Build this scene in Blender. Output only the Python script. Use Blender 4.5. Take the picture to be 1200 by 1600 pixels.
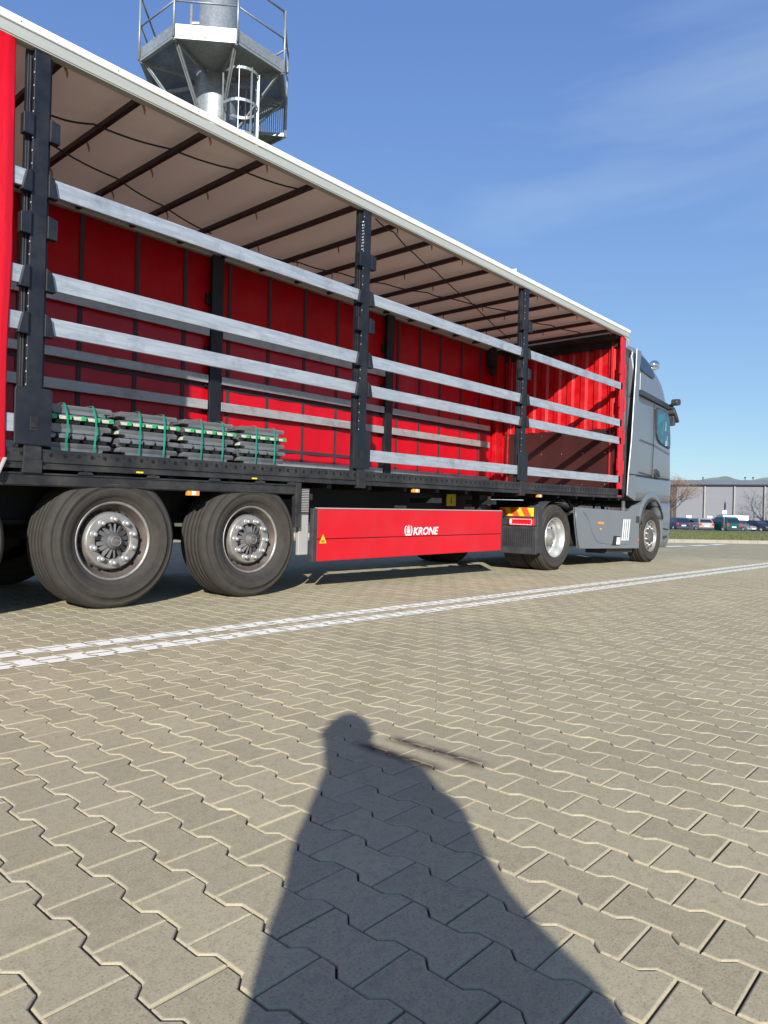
import bpy, bmesh, math, random
from mathutils import Vector, Matrix
random.seed(7)
for o in list(bpy.data.objects): bpy.data.objects.remove(o)
scene = bpy.context.scene
C = bpy.context.collection
PI = math.pi
R = math.radians
# ------------------------------------------------------------------ camera
FPX, YAW, PIT, ROL, CH = 1112.4, R(48.26), R(0.03), R(1.61), 0.80
D, X0 = 5.155, 12.0          # near side plane of the trailer, front end of the trailer
Fv = Vector((math.sin(YAW)*math.cos(PIT), math.cos(YAW)*math.cos(PIT), math.sin(PIT)))
R0 = Vector((math.cos(YAW), -math.sin(YAW), 0)); U0 = R0.cross(Fv)
Rv = R0*math.cos(ROL)+U0*math.sin(ROL); Uv = -R0*math.sin(ROL)+U0*math.cos(ROL)
CAM = Vector((0, 0, CH))
cd = bpy.data.cameras.new('camera'); cam = bpy.data.objects.new('camera', cd); C.objects.link(cam)
m = Matrix((Rv, Uv, -Fv)).transposed().to_4x4(); m.translation = CAM
cam.matrix_world = m
cd.sensor_fit = 'VERTICAL'; cd.sensor_height = 36; cd.lens = 36*FPX/1600
cd.clip_start = 0.02; cd.clip_end = 3000
scene.camera = cam
# ------------------------------------------------------------------ light
LD = Vector((1.12, 1.0, -0.64)).normalized()
SUN_EL = math.asin(-LD.z)
SUN_ROT = math.atan2(-LD.x, -LD.y)
w = bpy.data.worlds.new('World'); scene.world = w; w.use_nodes = True
nt = w.node_tree; nt.nodes.clear()
sky = nt.nodes.new('ShaderNodeTexSky'); sky.sky_type = 'NISHITA'; sky.sun_disc = False
sky.sun_elevation = SUN_EL; sky.sun_rotation = SUN_ROT % (2*PI)
sky.air_density = 1.0; sky.dust_density = 0.2; sky.ozone_density = 2.6
bg = nt.nodes.new('ShaderNodeBackground'); bg.inputs[1].default_value = 0.10
wo = nt.nodes.new('ShaderNodeOutputWorld')
tc = nt.nodes.new('ShaderNodeTexCoord')
mp = nt.nodes.new('ShaderNodeMapping'); mp.inputs['Location'].default_value = (.7, .3, .15); mp.inputs['Scale'].default_value = (1.2, 1.2, 5.5); mp.inputs['Rotation'].default_value = (R(12), R(8), R(30))
nz = nt.nodes.new('ShaderNodeTexNoise'); nz.inputs['Scale'].default_value = 1.5; nz.inputs['Detail'].default_value = 7; nz.inputs['Roughness'].default_value = .5; nz.inputs['Distortion'].default_value = .5
cr = nt.nodes.new('ShaderNodeMapRange'); cr.inputs[1].default_value = .46; cr.inputs[2].default_value = .82; cr.inputs[3].default_value = 0; cr.inputs[4].default_value = .40
mx = nt.nodes.new('ShaderNodeMixRGB'); mx.inputs[2].default_value = (4.2, 5.4, 6.4, 1)
nt.links.new(tc.outputs['Generated'], mp.inputs[0]); nt.links.new(mp.outputs[0], nz.inputs[0])
nt.links.new(nz.outputs[0], cr.inputs[0]); nt.links.new(cr.outputs[0], mx.inputs[0])
sp_ = nt.nodes.new('ShaderNodeSeparateColor'); cb_ = nt.nodes.new('ShaderNodeCombineColor'); nt.links.new(sky.outputs[0], sp_.inputs[0])
for i, (g_, k_) in enumerate(((.69, 1.07), (.67, 1.366), (.40, 2.81))):     # air response: flattens the gradient towards the horizon
    p_ = nt.nodes.new('ShaderNodeMath'); p_.operation = 'POWER'; p_.inputs[1].default_value = g_; q_ = nt.nodes.new('ShaderNodeMath'); q_.operation = 'MULTIPLY'; q_.inputs[1].default_value = k_
    nt.links.new(sp_.outputs[i], p_.inputs[0]); nt.links.new(p_.outputs[0], q_.inputs[0]); nt.links.new(q_.outputs[0], cb_.inputs[i])
nt.links.new(cb_.outputs[0], mx.inputs[1]); nt.links.new(mx.outputs[0], bg.inputs[0]); nt.links.new(bg.outputs[0], wo.inputs[0])
sd = bpy.data.lights.new('sun', 'SUN'); sd.energy = 4.8; sd.angle = R(0.6); sd.color = (1, .972, .945)
sun = bpy.data.objects.new('sun', sd); C.objects.link(sun)
sun.rotation_euler = LD.to_track_quat('-Z', 'Y').to_euler(); sun.location = (-20, -20, 20)
vs = scene.view_settings; vs.view_transform = 'Standard'; vs.look = 'None'; vs.gamma = 1; vs.use_curve_mapping = False
vs.exposure = 0.50
try: scene.cycles.max_bounces = 8
except Exception: pass

# ------------------------------------------------------------------ helpers: placing
def ray(x, y): return Fv*FPX + Rv*(x-600) - Uv*(y-800)
def onz(x, y, z=0):
    d = ray(x, y); return CAM + d*((z-CH)/d.z)
def ony(x, y, Y):
    d = ray(x, y); return CAM + d*(Y/d.y)
def at(x, depth, z=0):                   # a ground spot seen in column x, that far along the view axis
    p = CAM + Fv*depth + R0*((x-600)/FPX*depth); p.z = z; return p

# ------------------------------------------------------------------ helpers: meshes
class MB:
    def __init__(s): s.v = []; s.f = []; s.mi = []; s.sm = []
    def add(s, vs_, fs_, mi=0, sm=False):
        b = len(s.v); s.v += [Vector(p) for p in vs_]
        for f in fs_: s.f.append([i+b for i in f]); s.mi.append(mi); s.sm.append(sm)
        return s
    def box(s, x0, x1, y0, y1, z0, z1, mi=0):
        vs_ = [(x, y, z) for z in (z0, z1) for y in (y0, y1) for x in (x0, x1)]
        return s.add(vs_, [(0,2,3,1),(4,5,7,6),(0,1,5,4),(2,6,7,3),(0,4,6,2),(1,3,7,5)], mi)
    def prism(s, pts, d, mi=0, sm=False):          # pts: closed 3D outline, d: extrusion vector
        d = Vector(d); n = len(pts); p = [Vector(q) for q in pts]
        fs_ = [list(range(n))[::-1], [n+i for i in range(n)]]
        s.add(p+[q+d for q in p], fs_, mi)
        b = len(s.v)-2*n
        for i in range(n):
            j = (i+1) % n; s.f.append([b+i, b+j, b+n+j, b+n+i]); s.mi.append(mi); s.sm.append(sm)
        return s
    def xz(s, pts, y0, y1, mi=0): return s.prism([(x, y0, z) for x, z in pts], (0, y1-y0, 0), mi)
    def bar(s, a, b, w, h=None, mi=0, up=(0,0,1)):
        a = Vector(a); b = Vector(b); h = h or w; t = (b-a).normalized(); u = Vector(up)
        if abs(t.dot(u)) > .98: u = Vector((1,0,0))
        r = t.cross(u).normalized(); u = r.cross(t)
        p = [a+r*(sx*w/2)+u*(sy*h/2) for sx, sy in ((-1,-1),(1,-1),(1,1),(-1,1))]
        return s.prism(p, b-a, mi)
    def tube(s, pts, r, n=8, mi=0, cap=True, closed=False):
        pts = [Vector(p) for p in pts]; m_ = len(pts); rs = r if isinstance(r, (list, tuple)) else [r]*m_
        b = len(s.v); t0 = None; u = None
        for i, p in enumerate(pts):
            if closed: t = (pts[(i+1) % m_]-pts[i-1]).normalized()
            else: t = (pts[min(i+1, m_-1)]-pts[max(i-1, 0)]).normalized()
            if u is None:
                u = t.orthogonal().normalized()
            else:
                u = (u - t*u.dot(t)); u = u.normalized() if u.length > 1e-6 else t.orthogonal().normalized()
            v = t.cross(u)
            for k in range(n):
                a = 2*PI*k/n; s.v.append(p+(u*math.cos(a)+v*math.sin(a))*rs[i])
        for i in range(m_ if closed else m_-1):
            i2 = (i+1) % m_
            for k in range(n):
                k2 = (k+1) % n
                s.f.append([b+i*n+k, b+i*n+k2, b+i2*n+k2, b+i2*n+k]); s.mi.append(mi); s.sm.append(True)
        if cap and not closed:
            s.f.append([b+k for k in range(n)][::-1]); s.mi.append(mi); s.sm.append(False)
            s.f.append([b+(m_-1)*n+k for k in range(n)]); s.mi.append(mi); s.sm.append(False)
        return s
    def lathe(s, prof, c=(0,0,0), n=48, mi=0, axis='Y', sm=True, cap=True):   # prof: (r, along-axis)
        b = len(s.v); c = Vector(c); m_ = len(prof)
        for (r, h) in prof:
            for k in range(n):
                a = 2*PI*k/n; rr = r
                p = Vector((rr*math.cos(a), h, rr*math.sin(a))) if axis == 'Y' else (Vector((rr*math.cos(a), rr*math.sin(a), h)) if axis == 'Z' else Vector((h, rr*math.cos(a), rr*math.sin(a))))
                s.v.append(c+p)
        for i in range(m_-1):
            mm = mi[i] if isinstance(mi, (list, tuple)) else mi
            for k in range(n):
                k2 = (k+1) % n
                s.f.append([b+i*n+k, b+i*n+k2, b+(i+1)*n+k2, b+(i+1)*n+k]); s.mi.append(mm); s.sm.append(sm)
        for i, rev in ((0, True), (m_-1, False)):
            if prof[i][0] > 1e-4:
                mm = mi[max(0, i-1)] if isinstance(mi, (list, tuple)) else mi
                if not cap: continue
                l = [b+i*n+k for k in range(n)]; s.f.append(l[::-1] if rev else l); s.mi.append(mm); s.sm.append(False)
        return s
    def sphere(s, c, r, n=12, mi=0, sz=1.0):
        return s.lathe([(max(1e-5, r*math.sin(PI*i/n)), -r*math.cos(PI*i/n)*sz) for i in range(n+1)], c, n*2, mi, 'Z')
    def apply(s, fn):
        s.v = [Vector(fn(p)) for p in s.v]; return s

ORG = {}
def obj(name, mb, mats, parent=None, org=None, bevel=0, normals=True):
    po = ORG.get(parent.name, Vector((0,0,0))) if parent else Vector((0,0,0))
    org = Vector(org) if org is not None else po
    me = bpy.data.meshes.new(name)
    me.from_pydata([tuple(p-org) for p in mb.v], [], mb.f); me.update()
    if not isinstance(mats, (list, tuple)): mats = [mats]
    for mt in mats: me.materials.append(mt)
    for p, mi, sm in zip(me.polygons, mb.mi, mb.sm): p.material_index = mi; p.use_smooth = sm
    if normals:
        bm = bmesh.new(); bm.from_mesh(me); bmesh.ops.recalc_face_normals(bm, faces=bm.faces); bm.to_mesh(me); bm.free()
    o = bpy.data.objects.new(name, me); C.objects.link(o)
    o.location = org-po
    if parent: o.parent = parent
    ORG[o.name] = org
    if bevel:
        bv = o.modifiers.new('bevel', 'BEVEL'); bv.width = bevel; bv.segments = 2; bv.limit_method = 'ANGLE'; bv.angle_limit = R(40)
    return o
def tag(o, label=None, cat=None, group=None, kind=None):
    if label: o['label'] = label
    if cat: o['category'] = cat
    if group: o['group'] = group
    if kind: o['kind'] = kind
    return o
def empty(name, loc, label=None, cat=None, group=None):
    o = bpy.data.objects.new(name, None); C.objects.link(o); o.location = loc; o.empty_display_size = .2
    ORG[o.name] = Vector(loc); tag(o, label, cat, group); return o
def kids(o): return [c for c in bpy.data.objects if c.parent == o]
def copy_tree(o, parent=None):
    c = o.copy(); C.objects.link(c); c.parent = parent; ORG[c.name] = ORG[o.name].copy()
    for k in kids(o): copy_tree(k, c)
    return c

# ------------------------------------------------------------------ helpers: materials
def newmat(name):
    mt = bpy.data.materials.new(name); mt.use_nodes = True; n = mt.node_tree
    b = n.nodes['Principled BSDF']; return mt, n, b
def noise(n, scale=5, detail=4, rough=.5, vec=None, mapscale=None, dist=0):
    t = n.nodes.new('ShaderNodeTexNoise'); t.inputs['Scale'].default_value = scale; t.inputs['Detail'].default_value = detail; t.inputs['Roughness'].default_value = rough; t.inputs['Distortion'].default_value = dist
    if vec is None:
        tc_ = n.nodes.new('ShaderNodeTexCoord'); vec = tc_.outputs['Object']
    if mapscale:
        mp_ = n.nodes.new('ShaderNodeMapping'); mp_.inputs['Scale'].default_value = mapscale; n.links.new(vec, mp_.inputs[0]); vec = mp_.outputs[0]
    n.links.new(vec, t.inputs[0]); return t.outputs[0]
def mixc(n, fac, a, b):
    x = n.nodes.new('ShaderNodeMixRGB')
    for i, v in ((0, fac), (1, a), (2, b)):
        if hasattr(v, 'is_linked') or hasattr(v, 'links'): n.links.new(v, x.inputs[i])
        elif isinstance(v, (int, float)): x.inputs[i].default_value = v
        else: x.inputs[i].default_value = (*v[:3], 1)
    return x.outputs[0]
def rng(n, v, a, b, c=0, d=1, smooth=False):
    x = n.nodes.new('ShaderNodeMapRange')
    if smooth: x.interpolation_type = 'SMOOTHSTEP'
    n.links.new(v, x.inputs[0])
    for i, q in enumerate((a, b, c, d)): x.inputs[i+1].default_value = q
    return x.outputs[0]
def mth(n, op, a, b=None, c=None, clamp=False):
    x = n.nodes.new('ShaderNodeMath'); x.operation = op; x.use_clamp = clamp
    for i, v in enumerate((a, b, c)):
        if v is None: continue
        if isinstance(v, (int, float)): x.inputs[i].default_value = v
        else: n.links.new(v, x.inputs[i])
    return x.outputs[0]
def bump(n, b, h, dist=.002, strength=1):
    x = n.nodes.new('ShaderNodeBump'); x.inputs['Distance'].default_value = dist; x.inputs['Strength'].default_value = strength
    n.links.new(h, x.inputs['Height']); n.links.new(x.outputs[0], b.inputs['Normal']); return x
def mat(name, col, rough=.5, metal=0, var=.12, scale=6, dirt=None, dirtamt=.5, dscale=3, coat=0, bmp=0, bscale=60, mapscale=None, rvar=.1, emis=None, ior=None):
    mt, n, b = newmat(name)
    nz1 = noise(n, scale, 6, .6, mapscale=mapscale)
    c = mixc(n, rng(n, nz1, .3, .7), [q*(1-var) for q in col], [min(1, q*(1+var)) for q in col])
    if dirt:
        nz2 = noise(n, dscale, 8, .65)
        c = mixc(n, rng(n, nz2, .45, .75, 0, dirtamt), c, dirt)
    n.links.new(c, b.inputs['Base Color'])
    n.links.new(rng(n, nz1, .3, .7, max(0, rough-rvar), min(1, rough+rvar)), b.inputs['Roughness'])
    b.inputs['Metallic'].default_value = metal
    if coat: b.inputs['Coat Weight'].default_value = coat; b.inputs['Coat Roughness'].default_value = .06
    if bmp: bump(n, b, noise(n, bscale, 4, .6, mapscale=mapscale), bmp)
    return mt
M = {}
M['black_steel'] = mat('black_steel', (.007,.009,.013), .5, var=.2, dirt=(.06,.055,.05), dirtamt=.2)
M['frame_steel'] = mat('frame_steel', (.014,.014,.015), .6, var=.3, dirt=(.10,.09,.07), dirtamt=.4, scale=3, dscale=5)
M['chassis'] = mat('chassis', (.012,.012,.013), .7, var=.3, dirt=(.05,.045,.04), dirtamt=.4)
M['void'] = mat('hole_black', (.001,.001,.001), .95, var=0)
M['plastic'] = mat('black_plastic', (.03,.03,.032), .55, var=.2, dirt=(.12,.11,.1), dirtamt=.35, dscale=4)
M['red_steel'] = mat('red_steel', (.47,.002,.006), .42, var=.12, dirt=(.30,.10,.08), dirtamt=.16, coat=.15)
M['red_panel'] = mat('red_panel', (.56,.003,.010), .5, var=.07, scale=2, dirt=(.42,.06,.06), dirtamt=.22, coat=0)
M['silver'] = mat('silver_paint', (.155,.172,.180), .34, metal=.25, var=.03, scale=2, coat=.6, rvar=.03, dirt=(.20,.20,.18), dirtamt=.25)
M['grey_skirt'] = mat('grey_skirt', (.165,.18,.188), .5, metal=.1, var=.05, scale=2, dirt=(.20,.185,.16), dirtamt=.5, coat=.1)
M['lightgrey'] = mat('dusty_metal', (.42,.40,.36), .6, metal=.2, var=.15, dirt=(.2,.18,.15), dirtamt=.5)
M['rim_dusty'] = mat('rim_dusty', (.30,.285,.255), .45, metal=.4, var=.15, scale=9, dirt=(.14,.105,.08), dirtamt=.8, dscale=7, bmp=.0008)
M['rim_rust_shade'] = mat('rim_rust_shade', (.085,.066,.055), .65, metal=.1, var=.25, scale=9, dirt=(.19,.155,.125), dirtamt=.6, dscale=6)  # rusty tone, darkened to paint in the shade of the recessed rim interior
M['rim_bright'] = mat('rim_bright', (.52,.52,.50), .38, metal=.6, var=.08, scale=6, dirt=(.42,.38,.33), dirtamt=.4)
M['hub_dark'] = mat('hub_dark', (.075,.072,.07), .6, var=.3, dirt=(.2,.18,.16), dirtamt=.4)
M['white'] = mat('white_mark', (.80,.80,.78), .5, var=.04)
M['cream'] = mat('cream_tarp', (.84,.81,.72), .6, var=.04, scale=3, dirt=(.5,.46,.38), dirtamt=.22, dscale=2)
M['alu_grey'] = mat('alu_cantrail', (.38,.39,.35), .55, metal=.1, var=.06, mapscale=(.4,4,10), dirt=(.35,.34,.3), dirtamt=.3)
M['bow'] = mat('bow_brown', (.020,.012,.012), .45, var=.3)
M['hook'] = mat('hook_strap', (.34,.15,.07), .7, var=.3)
M['strap'] = mat('green_strap', (.012,.22,.15), .5, var=.2)
M['green_paint'] = mat('green_paint', (.02,.33,.10), .6, var=.4, scale=40)
M['cream_paint'] = mat('cream_paint', (.45,.46,.36), .6, var=.2, scale=40, dirt=(.3,.34,.26), dirtamt=.6, dscale=30)
M['yellow'] = mat('yellow_sign', (.75,.55,.02), .5, var=.08)
M['orange_reflect'] = mat('orange_reflect', (.85,.10,.03), .35, var=.05)
M['red_lens'] = mat('red_lens', (.62,.01,.02), .15, var=.1, scale=60, coat=.8)
M['amber'] = mat('amber_lens', (.85,.28,.03), .2, var=.2, scale=80, coat=.6)
M['chrome'] = mat('chrome', (.85,.83,.78), .12, metal=1, var=.04, rvar=.05)
M['kerb'] = mat('kerb_stone', (.33,.30,.235), .85, var=.15, scale=3, dirt=(.25,.22,.17), dirtamt=.4, bmp=.002)
M['asphalt'] = mat('asphalt', (.085,.083,.08), .9, var=.2, scale=2, bmp=.003)
M['bark'] = mat('bark', (.12,.085,.06), .9, var=.3, scale=8, bmp=.01)
M['leaf_brown'] = mat('dry_leaves', (.30,.15,.06), .8, var=.45, scale=2)
M['cladding'] = mat('wall_cladding', (.215,.215,.22), .6, var=.03, scale=.4, mapscale=(.3,.3,12))
M['clad_dark'] = mat('dark_cladding', (.07,.055,.055), .6, var=.06, scale=.5)
M['fascia'] = mat('roof_fascia', (.11,.13,.16), .5, var=.05, scale=.4)
M['dark_trim'] = mat('dark_trim', (.03,.035,.045), .5)
M['dome'] = mat('roof_dome', (.13,.16,.15), .4, var=.1, scale=.3)
M['skin'] = mat('skin', (.45,.27,.20), .5, var=.05)
M['coat'] = mat('navy_coat', (.03,.04,.07), .8, var=.2, scale=20, bmp=.002)
M['jeans'] = mat('blue_jeans', (.05,.08,.16), .85, var=.2, scale=30)
M['hair'] = mat('brown_hair', (.05,.03,.02), .7, var=.3)
M['shoe'] = mat('dark_shoes', (.03,.03,.03), .6)
M['purple'] = mat('sign_purple', (.16,.05,.36), .4)
M['interior'] = mat('cab_interior', (.05,.06,.07), .8)
M['teal'] = mat('teal_curtain', (.06,.27,.29), .75, var=.2, scale=9, mapscale=(6,6,.5))

def galv():
    mt, n, b = newmat('galvanised_steel')
    tc_ = n.nodes.new('ShaderNodeTexCoord')
    v = n.nodes.new('ShaderNodeTexVoronoi'); v.inputs['Scale'].default_value = 26; n.links.new(tc_.outputs['Object'], v.inputs[0])
    c = mixc(n, v.outputs['Color'], (.22,.245,.25), (.34,.36,.36))
    nz_ = noise(n, 2.5, 6, .6)
    c = mixc(n, rng(n, nz_, .5, .75, 0, .5), c, (.46,.48,.46))
    n.links.new(c, b.inputs['Base Color']); b.inputs['Metallic'].default_value = .45; b.inputs['Roughness'].default_value = .45
    return mt
M['galv'] = galv()
def slat_mat(name, col, hi, dirt, amt):
    mt, n, b = newmat(name)
    tc_ = n.nodes.new('ShaderNodeTexCoord')
    a = noise(n, 3, 8, .7, tc_.outputs['Object'], (1.0, 1, 14)); c2 = noise(n, 2.2, 7, .7, tc_.outputs['Object'], (2.2, 1, 2)); s_ = noise(n, 30, 5, .7, tc_.outputs['Object'], (.25, 1, 3))
    c = mixc(n, rng(n, a, .3, .7), col, hi)
    c = mixc(n, rng(n, c2, .50, .75, 0, amt), c, dirt)
    c = mixc(n, rng(n, s_, .62, .72, 0, .55), c, [q*.45 for q in dirt])
    n.links.new(c, b.inputs['Base Color']); b.inputs['Metallic'].default_value = .45
    n.links.new(rng(n, a, .3, .7, .32, .6), b.inputs['Roughness']); bump(n, b, a, .001)
    return mt
M['slat'] = slat_mat('aluminium_slat', (.34,.37,.39), (.52,.55,.56), (.20,.235,.27), .75)
M['slat_old'] = slat_mat('worn_slat', (.38,.38,.37), (.52,.52,.50), (.18,.18,.18), .7)
M['ingot'] = slat_mat('cast_ingot', (.13,.14,.145), (.25,.26,.26), (.05,.055,.06), .75)

def rubber(name, dusty):
    mt, n, b = newmat(name)
    tc_ = n.nodes.new('ShaderNodeTexCoord')
    sx = n.nodes.new('ShaderNodeSeparateXYZ'); n.links.new(tc_.outputs['Object'], sx.inputs[0])
    r = mth(n, 'SQRT', mth(n, 'ADD', mth(n, 'POWER', sx.outputs[0], 2), mth(n, 'POWER', sx.outputs[2], 2)))
    ring = mth(n, 'SINE', mth(n, 'MULTIPLY', r, 260))
    rf = mth(n, 'SINE', mth(n, 'MULTIPLY', r, 83))
    a = noise(n, 9, 8, .7)
    c = mixc(n, rng(n, a, .3, .7), (.022,.020,.018), dusty)
    c = mixc(n, rng(n, rf, .4, 1, 0, .35), c, [q*1.35 for q in dusty])
    n.links.new(c, b.inputs['Base Color']); b.inputs['Roughness'].default_value = .85
    bump(n, b, mth(n, 'ADD', mth(n, 'MULTIPLY', ring, .25), mth(n, 'MULTIPLY', a, 1.2)), .0015)
    return mt
M['tyre'] = rubber('dusty_rubber', (.045,.037,.026))
M['tyre_dark'] = rubber('dark_rubber', (.034,.031,.027))

def tarp_mat():
    mt, n, b = newmat('roof_tarpaulin')
    a = noise(n, 1.2, 5, .6, mapscale=(1.6, .5, 1)); f = noise(n, 60, 3)
    c = mixc(n, rng(n, a, .3, .7), (.66,.56,.44), (.74,.63,.50))
    n.links.new(c, b.inputs['Base Color']); b.inputs['Roughness'].default_value = .75
    bump(n, b, a, .03)
    tr = n.nodes.new('ShaderNodeBsdfTranslucent'); tr.inputs[0].default_value = (.60,.42,.32,1)
    ms = n.nodes.new('ShaderNodeMixShader'); ms.inputs[0].default_value = .11
    o_ = n.nodes['Material Output']
    n.links.new(b.outputs[0], ms.inputs[1]); n.links.new(tr.outputs[0], ms.inputs[2]); n.links.new(ms.outputs[0], o_.inputs[0])
    return mt
M['tarp'] = tarp_mat()
def ply():
    mt, n, b = newmat('brown_plywood')
    a = noise(n, 2, 7, .65, mapscale=(1, 1.5, .6))
    c = mixc(n, rng(n, a, .3, .7), (.035,.010,.009), (.055,.017,.014))
    n.links.new(c, b.inputs['Base Color']); b.inputs['Roughness'].default_value = .35
    return mt
M['plywood'] = ply()
def curtain_mat(name, col, trans):
    mt, n, b = newmat(name)
    a = noise(n, 1.5, 5, .6, mapscale=(2, 1, .5))
    c = mixc(n, rng(n, a, .3, .7), [q*.9 for q in col], [q*1.08 for q in col])
    n.links.new(c, b.inputs['Base Color']); b.inputs['Roughness'].default_value = .38
    bump(n, b, a, .02)
    tr = n.nodes.new('ShaderNodeBsdfTranslucent'); tr.inputs[0].default_value = (.5,.01,.02,1)
    ms = n.nodes.new('ShaderNodeMixShader'); ms.inputs[0].default_value = trans
    o_ = n.nodes['Material Output']
    n.links.new(b.outputs[0], ms.inputs[1]); n.links.new(tr.outputs[0], ms.inputs[2]); n.links.new(ms.outputs[0], o_.inputs[0])
    return mt
M['red_curtain'] = curtain_mat('red_curtain', (.54,.001,.010), .03)
M['dark_strap'] = mat('dark_strap', (.045,.03,.035), .6)
def glass(name, col, rough=.05):
    mt, n, b = newmat(name); b.inputs['Base Color'].default_value = (*col, 1); b.inputs['Roughness'].default_value = rough
    b.inputs['Specular IOR Level'].default_value = .8; b.inputs['Coat Weight'].default_value = .6
    return mt
M['dark_glass'] = glass('dark_glass', (.015,.018,.022))
def clear_glass():
    mt, n, b = newmat('tinted_glass')
    g = n.nodes.new('ShaderNodeBsdfGlossy'); g.inputs['Roughness'].default_value = .02; g.inputs[0].default_value = (.9,.95,1,1)
    t = n.nodes.new('ShaderNodeBsdfTransparent'); t.inputs[0].default_value = (.72,.90,.90,1)
    ms = n.nodes.new('ShaderNodeMixShader'); ms.inputs[0].default_value = .22
    n.links.new(t.outputs[0], ms.inputs[1]); n.links.new(g.outputs[0], ms.inputs[2]); n.links.new(ms.outputs[0], n.nodes['Material Output'].inputs[0])
    return mt
M['clear_glass'] = clear_glass()

# bone-shaped paver pattern, in metres of the real ground
PX, PY, AX, AY = .130, .197, .884, .919
def paver_nodes(n):
    g = n.nodes.new('ShaderNodeNewGeometry'); s_ = n.nodes.new('ShaderNodeSeparateXYZ'); n.links.new(g.outputs['Position'], s_.inputs[0])
    x, y = s_.outputs[0], s_.outputs[1]
    gx = mth(n, 'DIVIDE', mth(n, 'SUBTRACT', x, AX), PX); gy = mth(n, 'DIVIDE', mth(n, 'SUBTRACT', y, AY), PY)
    k = mth(n, 'ROUND', gx)
    par = mth(n, 'MULTIPLY', mth(n, 'FRACT', mth(n, 'MULTIPLY', k, .5)), 2)         # 0 even, 1 odd
    sgn = mth(n, 'SUBTRACT', 1, mth(n, 'MULTIPLY', par, 2))
    tri = mth(n, 'SUBTRACT', mth(n, 'MULTIPLY', mth(n, 'ABSOLUTE', mth(n, 'SUBTRACT', mth(n, 'FRACT', gy), .5)), 4), 1)
    trap = mth(n, 'MAXIMUM', mth(n, 'MINIMUM', mth(n, 'MULTIPLY', tri, 4.2), 1), -1)
    off = mth(n, 'MULTIPLY', mth(n, 'MULTIPLY', sgn, trap), .0115)
    dx = mth(n, 'SUBTRACT', mth(n, 'MULTIPLY', mth(n, 'SUBTRACT', gx, k), PX), off)
    injog = mth(n, 'LESS_THAN', mth(n, 'ABSOLUTE', tri), .24)
    dw = mth(n, 'MULTIPLY', mth(n, 'ABSOLUTE', dx), mth(n, 'SUBTRACT', 1, mth(n, 'MULTIPLY', injog, .45)))
    col = mth(n, 'ADD', k, mth(n, 'SUBTRACT', mth(n, 'GREATER_THAN', dx, 0), 1))
    cpar = mth(n, 'MULTIPLY', mth(n, 'FRACT', mth(n, 'MULTIPLY', col, .5)), 2)     # odd col -> phase 0
    ph = mth(n, 'ADD', gy, mth(n, 'ADD', mth(n, 'MULTIPLY', cpar, .5), .5))
    # even col: joints at gy = .5 + k -> shift so FRACT = .5+... ; odd col at gy = k
    fr = mth(n, 'FRACT', ph)
    ds = mth(n, 'MULTIPLY', mth(n, 'MINIMUM', fr, mth(n, 'SUBTRACT', 1, fr)), PY)
    d = mth(n, 'MINIMUM', dw, ds)
    cmb = n.nodes.new('ShaderNodeCombineXYZ'); n.links.new(col, cmb.inputs[0]); n.links.new(mth(n, 'FLOOR', ph), cmb.inputs[1])
    wn = n.nodes.new('ShaderNodeTexWhiteNoise'); wn.noise_dimensions = '3D'; n.links.new(cmb.outputs[0], wn.inputs[0])
    return g, s_, d, wn
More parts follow.
